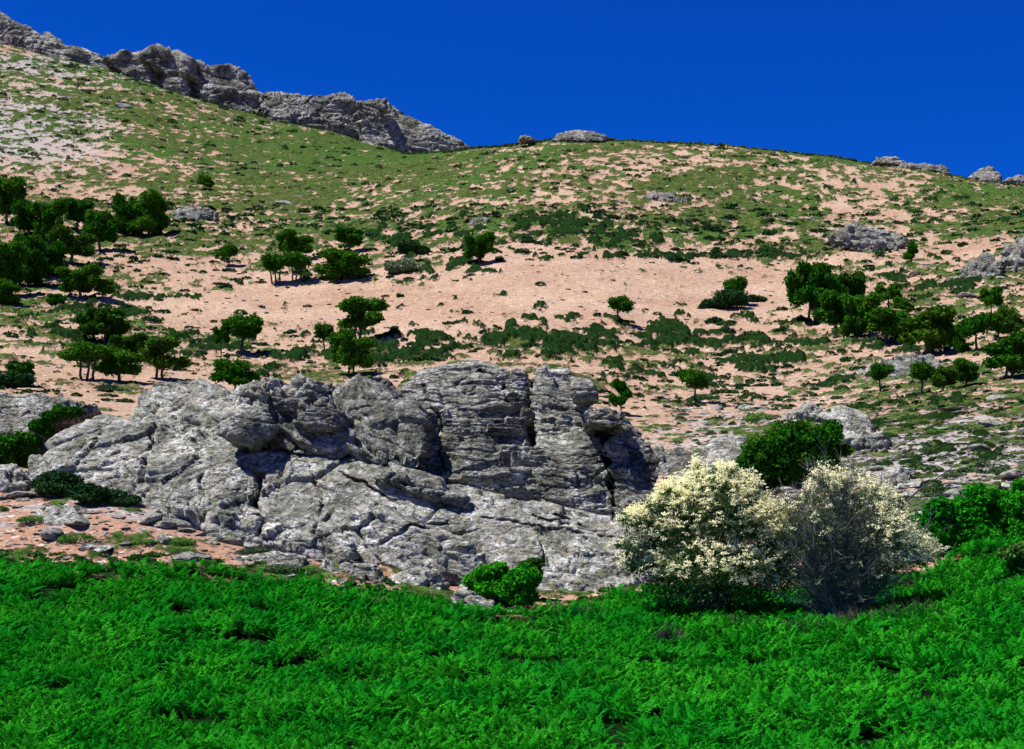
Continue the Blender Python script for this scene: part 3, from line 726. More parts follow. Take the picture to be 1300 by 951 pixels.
# loose stones: prototypes
def stone_mesh(name, seed, sub=3, flat=.5, mat='rock_stone'):
    bm = bmesh.new(); bmesh.ops.create_icosphere(bm, subdivisions=sub, radius=1)
    r = np.random.default_rng(seed); V = np.array([v.co[:] for v in bm.verts])
    for _ in range(9):
        n_ = r.normal(size=3); n_ /= np.linalg.norm(n_); h = r.uniform(.45, .8)
        d = V @ n_ - h; V -= np.clip(d, 0, None)[:, None] * n_
    V *= 1 + .10 * fbm(V * 2.2, 3, seed)[:, None]
    V[:, 2] *= flat
    for v, c in zip(bm.verts, V): v.co = c
    me = bpy.data.meshes.new(name); bm.to_mesh(me); bm.free(); me.materials.append(M[mat])
    return me
stones = [stone_mesh('stone', 100 + k, 3, f) for k, f in enumerate((.35, .5, .6, .4, .7, .3))]
stonesd = [stone_mesh('stone', 120 + k, 3, f, 'rock') for k, f in enumerate((.35, .5, .6))]
R = random.Random(5)
def scatter_stones(x0, x1, y0, y1, n, smin, smax, label, group, ok=None, ymin=45):
    c = 0; tries = 0
    while c < n and tries < n * 20:
        tries += 1
        px, py = R.uniform(x0, x1), R.uniform(y0, y1)
        if ok and not ok(px, py): continue
        p = trace(px, py, ymin)
        s = smin + (smax - smin) * R.random() ** 2.2
        o = link('stone', R.choice(stones + stonesd), None, (p[0], p[1], p[2] + .02 * s))
        o.scale = (s * R.uniform(.9, 1.6), s * R.uniform(.8, 1.2), s * R.uniform(.6, 1.1)); o.rotation_euler = (R.uniform(-.2, .2), R.uniform(-.15, .25), R.uniform(0, 6.28))
        tag(o, label, 'stone', group); c += 1
scatter_stones(0, 330, 626, 712, 55, .12, .75, 'flat grey stone on the orange stony ground left, below the rock dome', 'stones below the rock dome', lambda x, y: y < fern_edge(x) - 12)
scatter_stones(330, 560, 700, 752, 28, .12, .6, 'flat stone between the long slab and the bracken', 'stones below the long slab', lambda x, y: y < fern_edge(x) - 8 and y > 695 + (x - 330) * .12)
scatter_stones(940, 1300, 540, 670, 95, .2, 1.1, 'pale stone on the scrubby slope above the right flowering bush', 'stones on the scrubby right slope', lambda x, y: y < fern_edge(x) - 30 and y < 655)
scatter_stones(840, 1300, 505, 545, 34, .3, 1.2, 'stone on the terrace below the right hand trees', 'stones on the terrace below the right trees')
scatter_stones(1160, 1300, 330, 400, 22, .5, 1.8, 'grey stone on the slope above the right hand trees', 'stones above the right trees')
scatter_stones(0, 190, 110, 200, 22, .5, 1.8, 'pale stone on the upper left slope', 'stones on the upper left slope')
def one_stone(px, py, s, label, mat=0):
    p = trace(px, py); o = link('stone', stones[mat], None, p); o.scale = (s * 1.4, s, s); o.rotation_euler = (0, .1, .6); tag(o, label, 'stone')
one_stone(155, 137, 3.6, 'lone pale rock on the green upper left slope', 1)
one_stone(362, 261, 2.2, 'larger of two white stones on the green slope left of centre', 2)
one_stone(377, 252, 1.5, 'smaller of two white stones on the green slope left of centre', 1)
# small scree as one mass
def merged_stones(name, pts, sizes, label, cat):
    src = stone_mesh('s', 200, 1, .5); n0 = len(src.vertices); v = np.empty(n0 * 3, dtype=np.float32); src.vertices.foreach_get('co', v); v = v.reshape(-1, 3)
    f = np.array([p.vertices[:] for p in src.polygons])
    n = len(pts); a = rng.uniform(0, 6.28, n); c, s = np.cos(a), np.sin(a)
    sx = sizes * rng.uniform(.8, 1.6, n); sy = sizes * rng.uniform(.7, 1.1, n); sz = sizes * rng.uniform(.5, 1.1, n)
    X = v[None, :, 0] * sx[:, None]; Y = v[None, :, 1] * sy[:, None]; Z = v[None, :, 2] * sz[:, None]
    VV = np.stack([X * c[:, None] - Y * s[:, None], X * s[:, None] + Y * c[:, None], Z], 2) + pts[:, None, :]
    FF = (f[None] + (np.arange(n) * n0)[:, None, None]).reshape(-1, 3)
    return tag(link(name, mesh_np(name, VV.reshape(-1, 3), FF, M['rock_stone'])), label, cat, None, 'stuff')
def rand_ground(n, x0, x1, y0, y1, ok=None, ymin=45):
    out = []
    while len(out) < n:
        px, py = R.uniform(x0, x1), R.uniform(y0, y1)
        if ok and not ok(px, py): continue
        out.append(trace(px, py, ymin))
    return np.array(out)
p1 = rand_ground(2600, -60, 480, 610, 752, lambda x, y: y < fern_edge(x) - 6)
p2_ = rand_ground(5200, 840, 1360, 500, 680, lambda x, y: y < fern_edge(x) - 25)
p3 = rand_ground(3800, -40, 1340, 190, 500)
merged_stones('scree', np.vstack([p1, p2_]), np.concatenate([.05 + .16 * rng.random(2600) ** 3, .08 + .45 * rng.random(5200) ** 3]), 'scattered small flat stones on the lower slopes', 'scree')
merged_stones('slope_pebbles', p3, .0008 * p3[:, 1] * (1 + 2.5 * rng.random(3800) ** 4), 'tiny pale stones strewn over the upper hillside', 'scree')

# ------------------------------------------------------------------ trees
def crown_mesh(name, blobs, n, leaf, mat, seed):
    """blobs: (cx,cy,cz,rx,ry,rz) in tree space"""
    r = np.random.default_rng(seed); B = np.array(blobs, float)
    w = (B[:, 3] * B[:, 4] * B[:, 5]) ** .67; w /= w.sum()
    idx = r.choice(len(B), n, p=w)
    D = rand_dirs(n, r); rad = r.random(n) ** .22
    # clumps: bumpy radius
    C = B[idx, :3] + D * B[idx, 3:6] * (rad * (1 + .30 * vnoise(D * 3.3 + idx[:, None] * 7., seed) + .12 * vnoise(D * 7.3 + idx[:, None] * 7., seed + 1)))[:, None]
    keep = vnoise(C * 2.3 / max(B[:, 3].mean(), .1) + 5, seed + 3) > -.52
    C = C[keep]
    V, Fq = leaf_quads(C, leaf * r.uniform(.6, 1.3, len(C)), .5, r, .75)
    # inner dense core of larger leaves
    k = n // 7; idx = r.choice(len(B), k, p=w); D = rand_dirs(k, r)
    C2 = B[idx, :3] + D * B[idx, 3:6] * (.72 * r.random(k) ** .4)[:, None]
    V2, F2 = leaf_quads(C2, leaf * 2.4, 0, r, .9)
    return mesh_np(name, np.vstack([V, V2]), np.vstack([Fq, F2 + len(V)]), mat)

def trunk_mesh(name, H, c0, blobs, r0, seed, stems=1, spread=.5):
    r = random.Random(seed); segs = []
    for s in range(stems):
        bx = (s - (stems - 1) / 2) * spread + r.uniform(-.05, .05)
        p = np.array([bx, r.uniform(-.15, .15) * (stems > 1), -.6]); top = np.array([bx * 1.5 + r.uniform(-.25, .25), r.uniform(-.2, .2), c0 + .25 * (H - c0)])
        k = 5; prev = p; rr = r0
        for i in range(1, k + 1):
            t = i / k; q = p + (top - p) * t + np.array([r.uniform(-.09, .09), r.uniform(-.09, .09), 0]) * (i < k)
            segs.append((prev, q, rr, rr * .88)); rr *= .88; prev = q
        nb = [b for b in blobs]; r.shuffle(nb)
        for b in nb[:5]:
            a = prev - (top - p) * r.uniform(.05, .3); e = np.array(b[:3]) + np.array([r.uniform(-.2, .2) for _ in range(3)])
            mid = (a + e) / 2 + np.array([r.uniform(-.2, .2), r.uniform(-.2, .2), -.1])
            segs.append((a, mid, rr * .6, rr * .4)); segs.append((mid, e, rr * .4, rr * .15))
    V, Fq = tubes(segs, 6); return mesh_np(name, V, Fq, M['bark'], True)

# prototypes normalised: height 1 unit = 6 m tall, about 6 m wide
def blobs_for(kind, seed):
    r = random.Random(seed); out = []
    if kind == 'lolly':       # bare trunk, round cap
        out = [(0, 0, 4.1, 1.8, 1.8, 1.3)] + [(r.uniform(-1.4, 1.4), r.uniform(-1.2, 1.2), r.uniform(3.1, 4.9), r.uniform(.9, 1.3), 1.2, r.uniform(.7, 1)) for _ in range(9)]; c0 = 2.5
    elif kind == 'round':
        out = [(0, 0, 3.2, 1.5, 1.5, 1.5)] + [(r.uniform(-1.9, 1.9), r.uniform(-1.6, 1.6), r.uniform(1.9, 5.0), r.uniform(.7, 1.35), r.uniform(.8, 1.2), r.uniform(.55, .95)) for _ in range(17)]; c0 = 1.6
    elif kind == 'open':      # separate clumps with gaps
        out = [(r.uniform(-2, 2), r.uniform(-1.4, 1.4), r.uniform(2.2, 5.1), r.uniform(.8, 1.3), r.uniform(.8, 1.2), r.uniform(.6, .9)) for _ in range(13)]; c0 = 2.2
    elif kind == 'bushy':     # foliage nearly to the ground
        out = [(0, 0, 2.4, 1.6, 1.6, 1.8)] + [(r.uniform(-2, 2), r.uniform(-1.6, 1.6), r.uniform(1.0, 5.0), r.uniform(.7, 1.4), r.uniform(.8, 1.2), r.uniform(.6, 1.0)) for _ in range(19)]; c0 = .8
    elif kind == 'tall':
        out = [(r.uniform(-.9, .9), r.uniform(-.9, .9), 1.4 + 4.2 * k / 9, 1.5 - .08 * k, 1.3, .8) for k in range(10)]; c0 = 1.0
    return out, c0
PROTO = {}
def proto(kind, var, stems, leafmat):
    key = (kind, var, stems, leafmat)
    if key in PROTO: return PROTO[key]
    bl, c0 = blobs_for(kind, var * 31 + len(kind))
    n = {'lolly': 3600, 'round': 6500, 'open': 4200, 'bushy': 7500, 'tall': 4500}[kind]
    cm = crown_mesh('crown', bl, n, .17, M[leafmat], var + 5)
    v = np.empty(len(cm.vertices) * 3, dtype=np.float32); cm.vertices.foreach_get('co', v); v = v.reshape(-1, 3)
    w = np.percentile(v[:, 0], 99.5) - np.percentile(v[:, 0], .5); h = np.percentile(v[:, 2], 99.7); cx = v[:, 0].mean()
    tm = trunk_mesh('trunk', 6, c0, bl, .17 if stems > 1 else .24, var + 9, stems)
    PROTO[key] = (cm, tm, w, h, cx); return PROTO[key]
def tree(x0, x1, yt, yb, kind, label, stems=1, mat='leaf_oak', group=None, ymin=30, name='oak_tree', cat='tree', Y=None):
    px = (x0 + x1) / 2
    p = trace(px, yb, ymin) if Y is None else np.array([(px - CX) / F * Y, Y, ground_z((px - CX) / F * Y, Y)[0]])
    Yd = p[1]
    var = tree.k % 5; tree.k += 1
    cm, tm, w, h, cx = proto(kind, var, stems, mat)
    wx = 1.1 * (x1 - x0) / F * Yd; hz = ((H0 - yt) / F * Yd) - p[2]
    e = bpy.data.objects.new(name, None); COL.objects.link(e); e.location = p - np.array([0, 0, .1]); e.empty_display_size = .5
    flip = -1 if tree.k % 2 else 1
    sx = wx / w; e.scale = (sx, sx * .5 + .5 * min(sx, hz / h * 1.3), hz / h); e.rotation_euler = (0, 0, 0 if flip == 1 else math.pi)
    tag(e, label, cat, group)
    link('trunk', tm, e); link('crown', cm, e)
    return e
tree.k = 0
T = [
 (-14,30,226,285,'round','tree highest in the grove at the left edge'),
 (18,56,254,305,'round','tree in the left edge grove, just below the highest one'),
 (44,82,254,312,'bushy','upright tree in the middle of the left edge grove'),
 (82,114,253,296,'round','rounded tree right of the upright one in the left edge grove'),
 (106,146,267,320,'round','rightmost tree of the left edge grove'),
 (146,182,247,300,'bushy','left half of the big dark tree pair above the left grove'),
 (168,210,245,302,'bushy','right half of the big dark tree pair above the left grove'),
 (64,116,290,336,'round','spreading tree with yellowish top in front of the left edge grove','leaf_oak2'),
 (-22,30,302,378,'bushy','huge dark tree cut by the left edge of the photo'),
 (14,58,299,366,'bushy','bright topped large tree beside the huge one at the left edge'),
 (44,80,308,352,'bushy','dark tree between the large left edge trees and the spreading one'),
 (-14,24,352,388,'bushy','low tree at the left edge under the huge one'),
 (78,127,337,380,'round','wide tree casting a black shadow, left of a small round one'),
 (119,141,353,380,'round','small round tree touching the wide tree on the left slope'),
 (59,81,372,388,'bushy','low dark bush below the wide tree on the left slope'),
 (253,270,221,243,'round','tiny lone tree on the upper left green slope'),
 (280,302,311,339,'lolly','small lone umbrella shaped tree left of the three stem group'),
 (353,394,294,330,'round','rounded tree standing behind the many stemmed pair'),
 (334,366,323,362,'lolly','many stemmed tree, left of a pair on the middle left slope',None,3),
 (361,392,320,358,'lolly','many stemmed tree, right of a pair on the middle left slope',None,3),
 (427,459,287,322,'open','smaller tree rising behind a broad dark tree, left of centre'),
 (408,467,315,356,'bushy','broad dark tree left of centre with a smaller one behind'),
 (591,625,296,336,'round','lone tree among the dark scrub near the centre'),
 (284,330,398,452,'lolly','tree with a dense dark cap and a slim leaning stem beside it'),
 (271,290,412,452,'open','slim leaning tree against the dense dark cap tree'),
 (275,324,455,500,'round','dark tree just behind the overhanging block of the outcrop'),
 (427,481,376,432,'open','tall open tree with two crowns right of the small pale tree',None,2),
 (421,470,420,480,'round','dark tree below the two crowned tree, behind the outcrop',None,2),
 (401,422,410,446,'lolly','small slender pale green tree left of the two crowned tree','leaf_oak2'),
 (104,162,391,440,'round','large round olive tinted tree above the left group','leaf_oak2'),
 (86,134,432,484,'lolly','leftmost tree of the group casting a black shadow above the dome',None,3),
 (124,178,440,486,'round','middle tree of the group casting a black shadow above the dome'),
 (145,185,423,458,'round','tree at the back of the group above the dome','leaf_oak2'),
 (176,230,428,482,'open','airy bright tree at the right end of the group above the dome','leaf_oak2',2),
 (8,40,458,492,'open','small ragged tree near the left edge above the rock shelf'),
 (771,800,376,412,'lolly','lone umbrella shaped tree on the bare pink slope'),
 (922,948,352,388,'lolly','umbrella shaped tree growing out of a dark mound of scrub'),
 (866,897,467,512,'lolly','lone lollipop shaped tree low on the slope right of the cliffs'),
 (776,801,480,528,'open','thin dark tree peeping over the right end of the cliffs'),
 (1003,1060,334,410,'round','large tree at the upper left end of the dark grove',None,2),
 (1055,1096,345,400,'round','olive tinted tree at the back of the dark grove','leaf_oak2'),
 (1040,1088,368,424,'round','front tree of the dark grove below the large one',None,2),
 (1070,1112,372,430,'bushy','dense tree in the middle of the dark grove'),
 (1100,1150,392,438,'round','spreading tree at the lower right of the dark grove'),
 (1113,1143,359,398,'open','ragged tree standing above the right part of the dark grove'),
 (1135,1160,376,402,'round','small tree at the upper right tip of the dark grove'),
 (1145,1212,392,452,'round','large olive crowned tree right of the dark grove','leaf_oak2'),
 (1206,1228,412,450,'bushy','narrow tree leaning on the large olive crowned tree'),
 (1105,1130,460,500,'lolly','small lone tree with bare trunk below the large olive crowned tree'),
 (1157,1184,458,502,'lolly','left tree of the row of three small trees at the right'),
 (1181,1213,463,498,'round','middle tree of the row of three small trees at the right','leaf_oak2'),
 (1211,1241,453,492,'round','right tree of the row of three small trees at the right'),
 (1222,1258,397,450,'lolly','tree with pale bare trunk at the right'),
 (1252,1282,398,432,'round','tree behind the large tree at the right edge'),
 (1246,1271,363,406,'open','highest ragged tree of the right hand trees'),
 (1268,1300,388,430,'round','olive tinted tree at the back near the right edge','leaf_oak2'),
 (1252,1312,424,482,'round','large dark tree cut by the right edge of the photo',None,2),
 (1148,1165,306,332,'tall','small dark cypress shaped tree beside the high pale outcrop'),
]
for t in T:
    x0, x1, yt, yb, kd, lb = t[:6]; mt = (t[6] if len(t) > 6 and t[6] else 'leaf_oak'); stn = t[7] if len(t) > 7 else 1
    if len(t) > 7 and t[7] is None: stn = 1
    tree(x0, x1, yt, yb, kd, lb, stn, mt, None, 80 if yb > 440 and 140 < x0 < 900 else 30)

# nearer evergreens made of finer leaves
def near_bush(name, label, cat, blobs_px, Y, n, leaf, mat, trunkbase, up=.4, seed=1, dy=1.0):
    """blobs_px: (px, py, rx, ry) ellipses in photo pixels at distance Y"""
    px, py = trunkbase
    if Y is None: Y = trace(px, py, 45)[1]
    x = (px - CX) / F * Y; zb = ground_z(x, Y)[0]
    base = np.array([x, Y, zb]); s = Y / F
    bl = []
    r = random.Random(seed)
    for (a, b, rx, ry) in blobs_px:
        bl.append(((a - px) * s, r.uniform(-1, 1) * dy * rx * s * .5, (H0 - b) * s - zb, rx * s, rx * s * dy, ry * s))
    e = bpy.data.objects.new(name, None); COL.objects.link(e); e.location = base; tag(e, label, cat)
    link('crown', crown_mesh('crown', bl, n, leaf, M[mat], seed), e)
    segs = []; rt = .12 * (sum(b[3] for b in bl) / len(bl)) ** .5
    for b in bl:
        st = np.array([r.uniform(-.15, .15), r.uniform(-.1, .1), -.2]); md = np.array([b[0] * .45, b[1] * .5, b[2] * .5]); en = np.array(b[:3])
        segs += [(st, md, rt, rt * .7), (md, en, rt * .7, rt * .25)]
        for _ in range(4):
            en2 = en + np.array([r.uniform(-1, 1) * b[3], r.uniform(-1, 1) * b[4], r.uniform(0, 1) * b[5]]) * .7
            segs.append((md * .4 + en * .6, en2, rt * .35, rt * .12))
    V, Fq = tubes(segs, 5); link('trunk', mesh_np('trunk', V, Fq, M['bark'], True), e)
    return e
near_bush('evergreen_tree', 'broad dark evergreen tree behind the two flowering bushes', 'tree',
  [(965,575,25,22),(1000,560,35,22),(1040,560,30,18),(1055,545,14,12),(1000,590,40,26),(960,600,22,20),(1035,590,26,18),(985,620,30,18),(1070,572,12,7),(1016,543,12,8),(948,588,12,14),(1040,548,10,7),(978,560,12,9)], 80, 22000, .10, 'leaf_oak', (1000, 645), seed=3)
near_bush('evergreen_tree', 'green bushy evergreen left of the rock dome, below the shelf', 'tree',
  [(84,524,14,6),(66,530,12,7),(50,541,12,8),(97,523,9,5),(44,562,10,8),(60,548,8,6),(74,520,7,5)], 77, 9000, .10, 'leaf_oak', (55, 580), seed=4)
near_bush('evergreen_bush', 'spreading dark evergreen bush at the left edge against the rock dome', 'bush',
  [(12,570,26,18),(0,582,28,16),(28,562,14,14),(35,578,14,14),(-20,570,26,22)], 72, 9000, .10, 'leaf_oak', (5, 605), seed=5)
near_bush('evergreen_bush', 'dark bush at the foot of the rock dome, left end', 'bush',
  [(70,608,22,12),(90,612,14,10),(52,614,12,8),(70,620,24,9)], None, 5500, .07, 'cushion', (70, 630), seed=6)
near_bush('evergreen_bush', 'low dark bush right of the bush at the left foot of the dome', 'bush',
  [(110,622,16,8),(128,626,14,8),(98,626,12,7),(116,632,20,7)], None, 4000, .07, 'cushion', (112, 640), seed=7)
near_bush('evergreen_bush', 'low trailing dark bush below the middle of the rock dome', 'bush',
  [(148,630,16,7),(168,634,10,5),(155,637,18,5)], None, 3500, .07, 'cushion', (152, 640), seed=8)
near_bush('evergreen_bush', 'small dark shrub growing in a crack of the rock dome', 'bush',
  [(163,598,7,12),(168,608,8,8),(158,612,8,6)], None, 2200, .06, 'leaf_oak', (163, 622), seed=9)
near_bush('evergreen_bush', 'dark shrub in the hollow left of the pale broken rocks', 'bush',
  [(1215,590,0.1,0.1),(1130,640,14,10),(1120,645,12,8)], 70, 2500, .07, 'cushion', (1126, 655), seed=10)
near_bush('green_bush', 'yellow green tuft between the bedded cliff and the left flowering bush', 'bush',
  [(853,622,10,7),(862,630,9,6)], 72, 1800, .07, 'cushion_lime', (856, 645), seed=12)
near_bush('green_bush', 'left of two bright green bushes at the foot of the long slab', 'bush',
  [(615,728,16,10),(632,724,14,10),(600,738,12,9),(640,738,12,9),(620,745,20,12)], None, 7500, .07, 'bright_leaf', (620, 765), seed=13)
near_bush('green_bush', 'right of two bright green bushes at the foot of the long slab', 'bush',
  [(658,738,18,15),(674,734,13,12),(645,750,14,12),(665,722,8,8),(665,756,20,12)], None, 8500, .07, 'bright_leaf', (660, 774), seed=14)
near_bush('green_bush', 'brownish topped shrub above the right bright green bush', 'bush',
  [(678,716,12,8),(668,720,10,8),(682,728,8,8)], 58.3, 2200, .06, 'leaf_oak2', (672, 745), seed=15)
near_bush('green_bush', 'bright leafy bush right of the right flowering bush', 'bush',
  [(1150,672,18,14),(1172,668,18,16),(1190,650,18,18),(1160,690,20,14),(1195,680,22,18)], 60, 9000, .085, 'bright_leaf', (1170, 715), seed=16)
near_bush('green_bush', 'tall bright leafy bush on the bank near the right edge', 'bush',
  [(1225,655,24,22),(1245,632,22,18),(1262,660,24,22),(1240,680,28,18),(1280,640,18,18)], 60, 12000, .085, 'bright_leaf', (1245, 705), seed=17)
near_bush('green_bush', 'bright leafy bush cut by the right edge of the photo', 'bush',
  [(1298,640,20,20),(1320,655,26,26),(1300,672,20,18),(1295,618,10,8)], 58.5, 9000, .085, 'bright_leaf', (1305, 700), seed=18)
near_bush('green_bush', 'pale olive cushion bush on the bank at the right edge', 'bush',
  [(1290,702,20,11),(1310,700,22,14)], 54, 4500, .06, 'cushion_lime', (1295, 735), seed=19)
near_bush('pale_bush', 'pale grey green bush above the bare slope left of centre', 'bush',
  [(500,338,12,7),(516,336,12,8),(527,341,8,5)], trace(510, 348)[1], 2400, .30, 'pale_leaf', (512, 348), seed=20)
near_bush('evergreen_bush', 'dark bush just above the pale grey green bush', 'bush',
  [(512,314,7,9),(526,316,12,9),(538,318,7,6)], trace(524, 325)[1], 2600, .30, 'cushion', (524, 325), seed=21)
near_bush('evergreen_bush', 'large dark mound of scrub under an umbrella shaped tree', 'bush',
  [(905,386,16,7),(922,380,18,11),(938,380,12,9),(896,389,10,4)], trace(918, 392)[1], 4200, .22, 'cushion', (918, 392), seed=22)
near_bush('evergreen_bush', 'small dark bush right of the large dark mound', 'bush',
  [(956,379,8,5),(966,380,8,4)], trace(958, 384)[1], 1500, .2, 'cushion', (958, 384), seed=23)
near_bush('evergreen_bush', 'dark shrubby bush at the left edge behind the ragged little tree', 'bush',
  [(10,484,14,9),(28,482,14,8),(-4,482,12,10)], trace(14, 494, 80)[1], 2600, .14, 'cushion', (14, 494), seed=24)

# ------------------------------------------------------------------ cushion shrubs
def cushion_mesh(seed, n, leaf, mat, hgt=.42):
    r = np.random.default_rng(seed)
    bl = [(0, 0, .05, .8, .7, hgt)] + [(r.uniform(-.75, .75), r.uniform(-.5, .5), 0, r.uniform(.25, .45), r.uniform(.25, .4), hgt * r.uniform(.5, .95)) for _ in range(6)]
    B = np.array(bl); w = B[:, 3] * B[:, 4]; w /= w.sum(); idx = r.choice(len(B), n, p=w)
    D = rand_dirs(n, r); D[:, 2] = np.abs(D[:, 2])
    C = B[idx, :3] + D * B[idx, 3:6] * (.75 + .3 * r.random(n))[:, None] * (1 + .15 * vnoise(D * 4 + idx[:, None], seed))[:, None]
    V, Fq = leaf_quads(C, leaf * r.uniform(.6, 1.4, n), .6, r, .8)
    # closed core so the ground does not show through
    t = np.linspace(0, 2 * math.pi, 14, endpoint=False); core = [(0, 0, hgt * .8)]
    for k, (a, z) in enumerate(((.5, .62), (.78, .28), (.86, -.3))):
        core += [(math.cos(q) * a * .95, math.sin(q) * a * .75, hgt * z) for q in t]
    core = np.array(core)
    me = mesh_np('shrub', V, Fq, M[mat])
    return me, (V, Fq)
CU = {k: [cushion_mesh(300 + i * 7, 620, .085, k) for i in range(4)] for k in ('cushion', 'cushion_grey', 'cushion_lime')}
CN = {k: [cushion_mesh(400 + i * 7, 2600, .040, k) for i in range(3)] for k in ('cushion', 'cushion_grey', 'cushion_lime')}
nshr = 0
def shrub(px, py, wpx, mat, label, group, near=False, ymin=45):
    global nshr
    p = trace(px, py, ymin); w = wpx / F * p[1] / 1.9
    me = R.choice((CN if near else CU)[mat])[0]
    o = link('cushion_shrub', me, None, (p[0], p[1], p[2] - .05))
    o.scale = (w, w * R.uniform(.75, 1.3), w * R.uniform(.7, 1.15)); o.rotation_euler = (0, 0, R.uniform(-.5, .5) + math.pi * R.randint(0, 1))
    tag(o, label, 'shrub', group); nshr += 1
Z = [  # x0,x1,y0,y1,count,wmin,wmax,mats,label,group,near
 (470,840,272,324,34,9,26,'d','dark green shrub in the scrub band above the bare pink slope','shrubs above the bare slope',0),
 (850,1010,285,330,16,9,24,'d','dark green shrub on the right slope above the umbrella tree mound','shrubs high on the right slope',0),
 (770,1000,322,332,12,14,34,'d','dark shrub in the thin row along the top of the bare slope','shrubs along the top of the bare slope',0),
 (380,600,344,362,12,12,30,'d','dark shrub along the upper left edge of the bare slope','shrubs along the upper left edge of the bare slope',0),
 (0,200,392,432,22,10,32,'d','dark shrub on the left slope around the olive tinted tree','shrubs around the olive tinted tree',0),
 (210,420,424,470,16,12,32,'d','dark shrub near the dense dark cap tree','shrubs near the dark cap tree',0),
 (360,580,424,462,18,14,36,'d','dark shrub between the two crowned tree and the layered cliff','shrubs behind the middle of the outcrop',0),
 (590,1000,410,465,44,12,34,'d','dark shrub in the wide belt of scrub below the lone umbrella tree','shrubs below the lone umbrella tree',0),
 (790,1000,470,530,20,12,34,'d','dark shrub on the stony slope around the lollipop shaped tree','shrubs around the lollipop shaped tree',0),
 (1000,1190,430,520,24,10,30,'dg','dark shrub on the pink slope below the dark grove','shrubs below the dark grove',0),
 (1130,1300,335,400,14,8,24,'dg','shrub on the slope above the right hand trees','shrubs above the right hand trees',0),
 (960,1300,520,640,40,14,40,'dggl','low shrub on the scrubby slope above the right flowering bush','shrubs on the scrubby right slope',1),
 (0,330,640,700,8,18,55,'l','low green cushion on the orange stony ground at left','cushions on the orange stony ground',1),
 (230,560,690,742,14,22,60,'gl','olive cushion at the upper edge of the bracken','cushions at the bracken edge',1),
 (120,200,495,512,5,14,34,'g','grey green shrub on the pink ground behind the rock dome','shrubs behind the rock dome',0),
]
mm = {'d': 'cushion', 'g': 'cushion_grey', 'l': 'cushion_lime'}
for (x0, x1, y0, y1, c, w0, w1, ms, lb, gp, nr) in Z:
    k = 0
    while k < c:
        px, py = R.uniform(x0, x1), R.uniform(y0, y1)
        if nr and py > fern_edge(px) - 6: continue
        if gp == 'cushions at the bracken edge' and py < 690 + (px - 230) * .12: continue
        shrub(px, py, w0 + (w1 - w0) * R.random() ** 1.6, mm[R.choice(ms)], lb, gp, nr, 45 if nr else 80); k += 1
# the many small ones as one mass
def merged_cushions(name, pts, sizes, mat, label, k=46):
    r = np.random.default_rng(9); n = len(pts)
    D = rand_dirs(n * k, r).reshape(n, k, 3); D[..., 2] = np.abs(D[..., 2])
    C = D * np.array([1, .8, .5]) * (.8 + .25 * r.random((n, k, 1))) * sizes[:, None, None] * np.stack([r.uniform(.7, 1.5, n), r.uniform(.7, 1.2, n), r.uniform(.6, 1.2, n)], 1)[:, None, :] + pts[:, None, :]
    V, Fq = leaf_quads(C.reshape(-1, 3), np.repeat(sizes, k) * r.uniform(.18, .4, n * k), .6, r, .85)
    tag(link(name, mesh_np(name, V, Fq, M[mat])), label, 'scrub', None, 'stuff')
def dens_ok(px, py):
    x = R.random(); v = .06
    nu = .35 * .02; de = .02
    for (a, b, rx, ry, vv, w) in DENS:
        g = w * math.exp(-.5 * (((px - a) / rx) ** 2 + ((py - b) / ry) ** 2)); nu += g * vv; de += g
    return x < nu / de + .01
pa = rand_ground(2600, -30, 1330, 262, 520, dens_ok, 80); merged_cushions('low_scrub', pa, .0022 * pa[:, 1] * (.6 + 1.6 * rng.random(len(pa)) ** 2), 'cushion', 'tiny dark scrub tufts dotted over the whole hillside')
pb = rand_ground(2400, -30, 1330, 75, 300, dens_ok, 80); merged_cushions('grass_tufts', pb, .0022 * pb[:, 1] * (.5 + 1.2 * rng.random(len(pb)) ** 2), 'cushion_grey', 'pale green tufts over the upper hillside')
pc_ = rand_ground(900, 860, 1340, 500, 670, lambda x, y: y < fern_edge(x) - 20); merged_cushions('bank_tufts', pc_, .12 + .35 * rng.random(len(pc_)) ** 2, 'cushion_grey', 'small tufts on the stony bank at the right', 110)

pe = []
for _ in range(620):
    x_ = R.uniform(-60, 860); pe.append(trace(x_, fern_edge(x_) - 2 - 22 * R.random() ** 2, 45))
merged_cushions('edge_tufts', np.array(pe), .08 + .22 * rng.random(620) ** 2, 'cushion_lime', 'low green tufts thinning out above the edge of the bracken', 90)
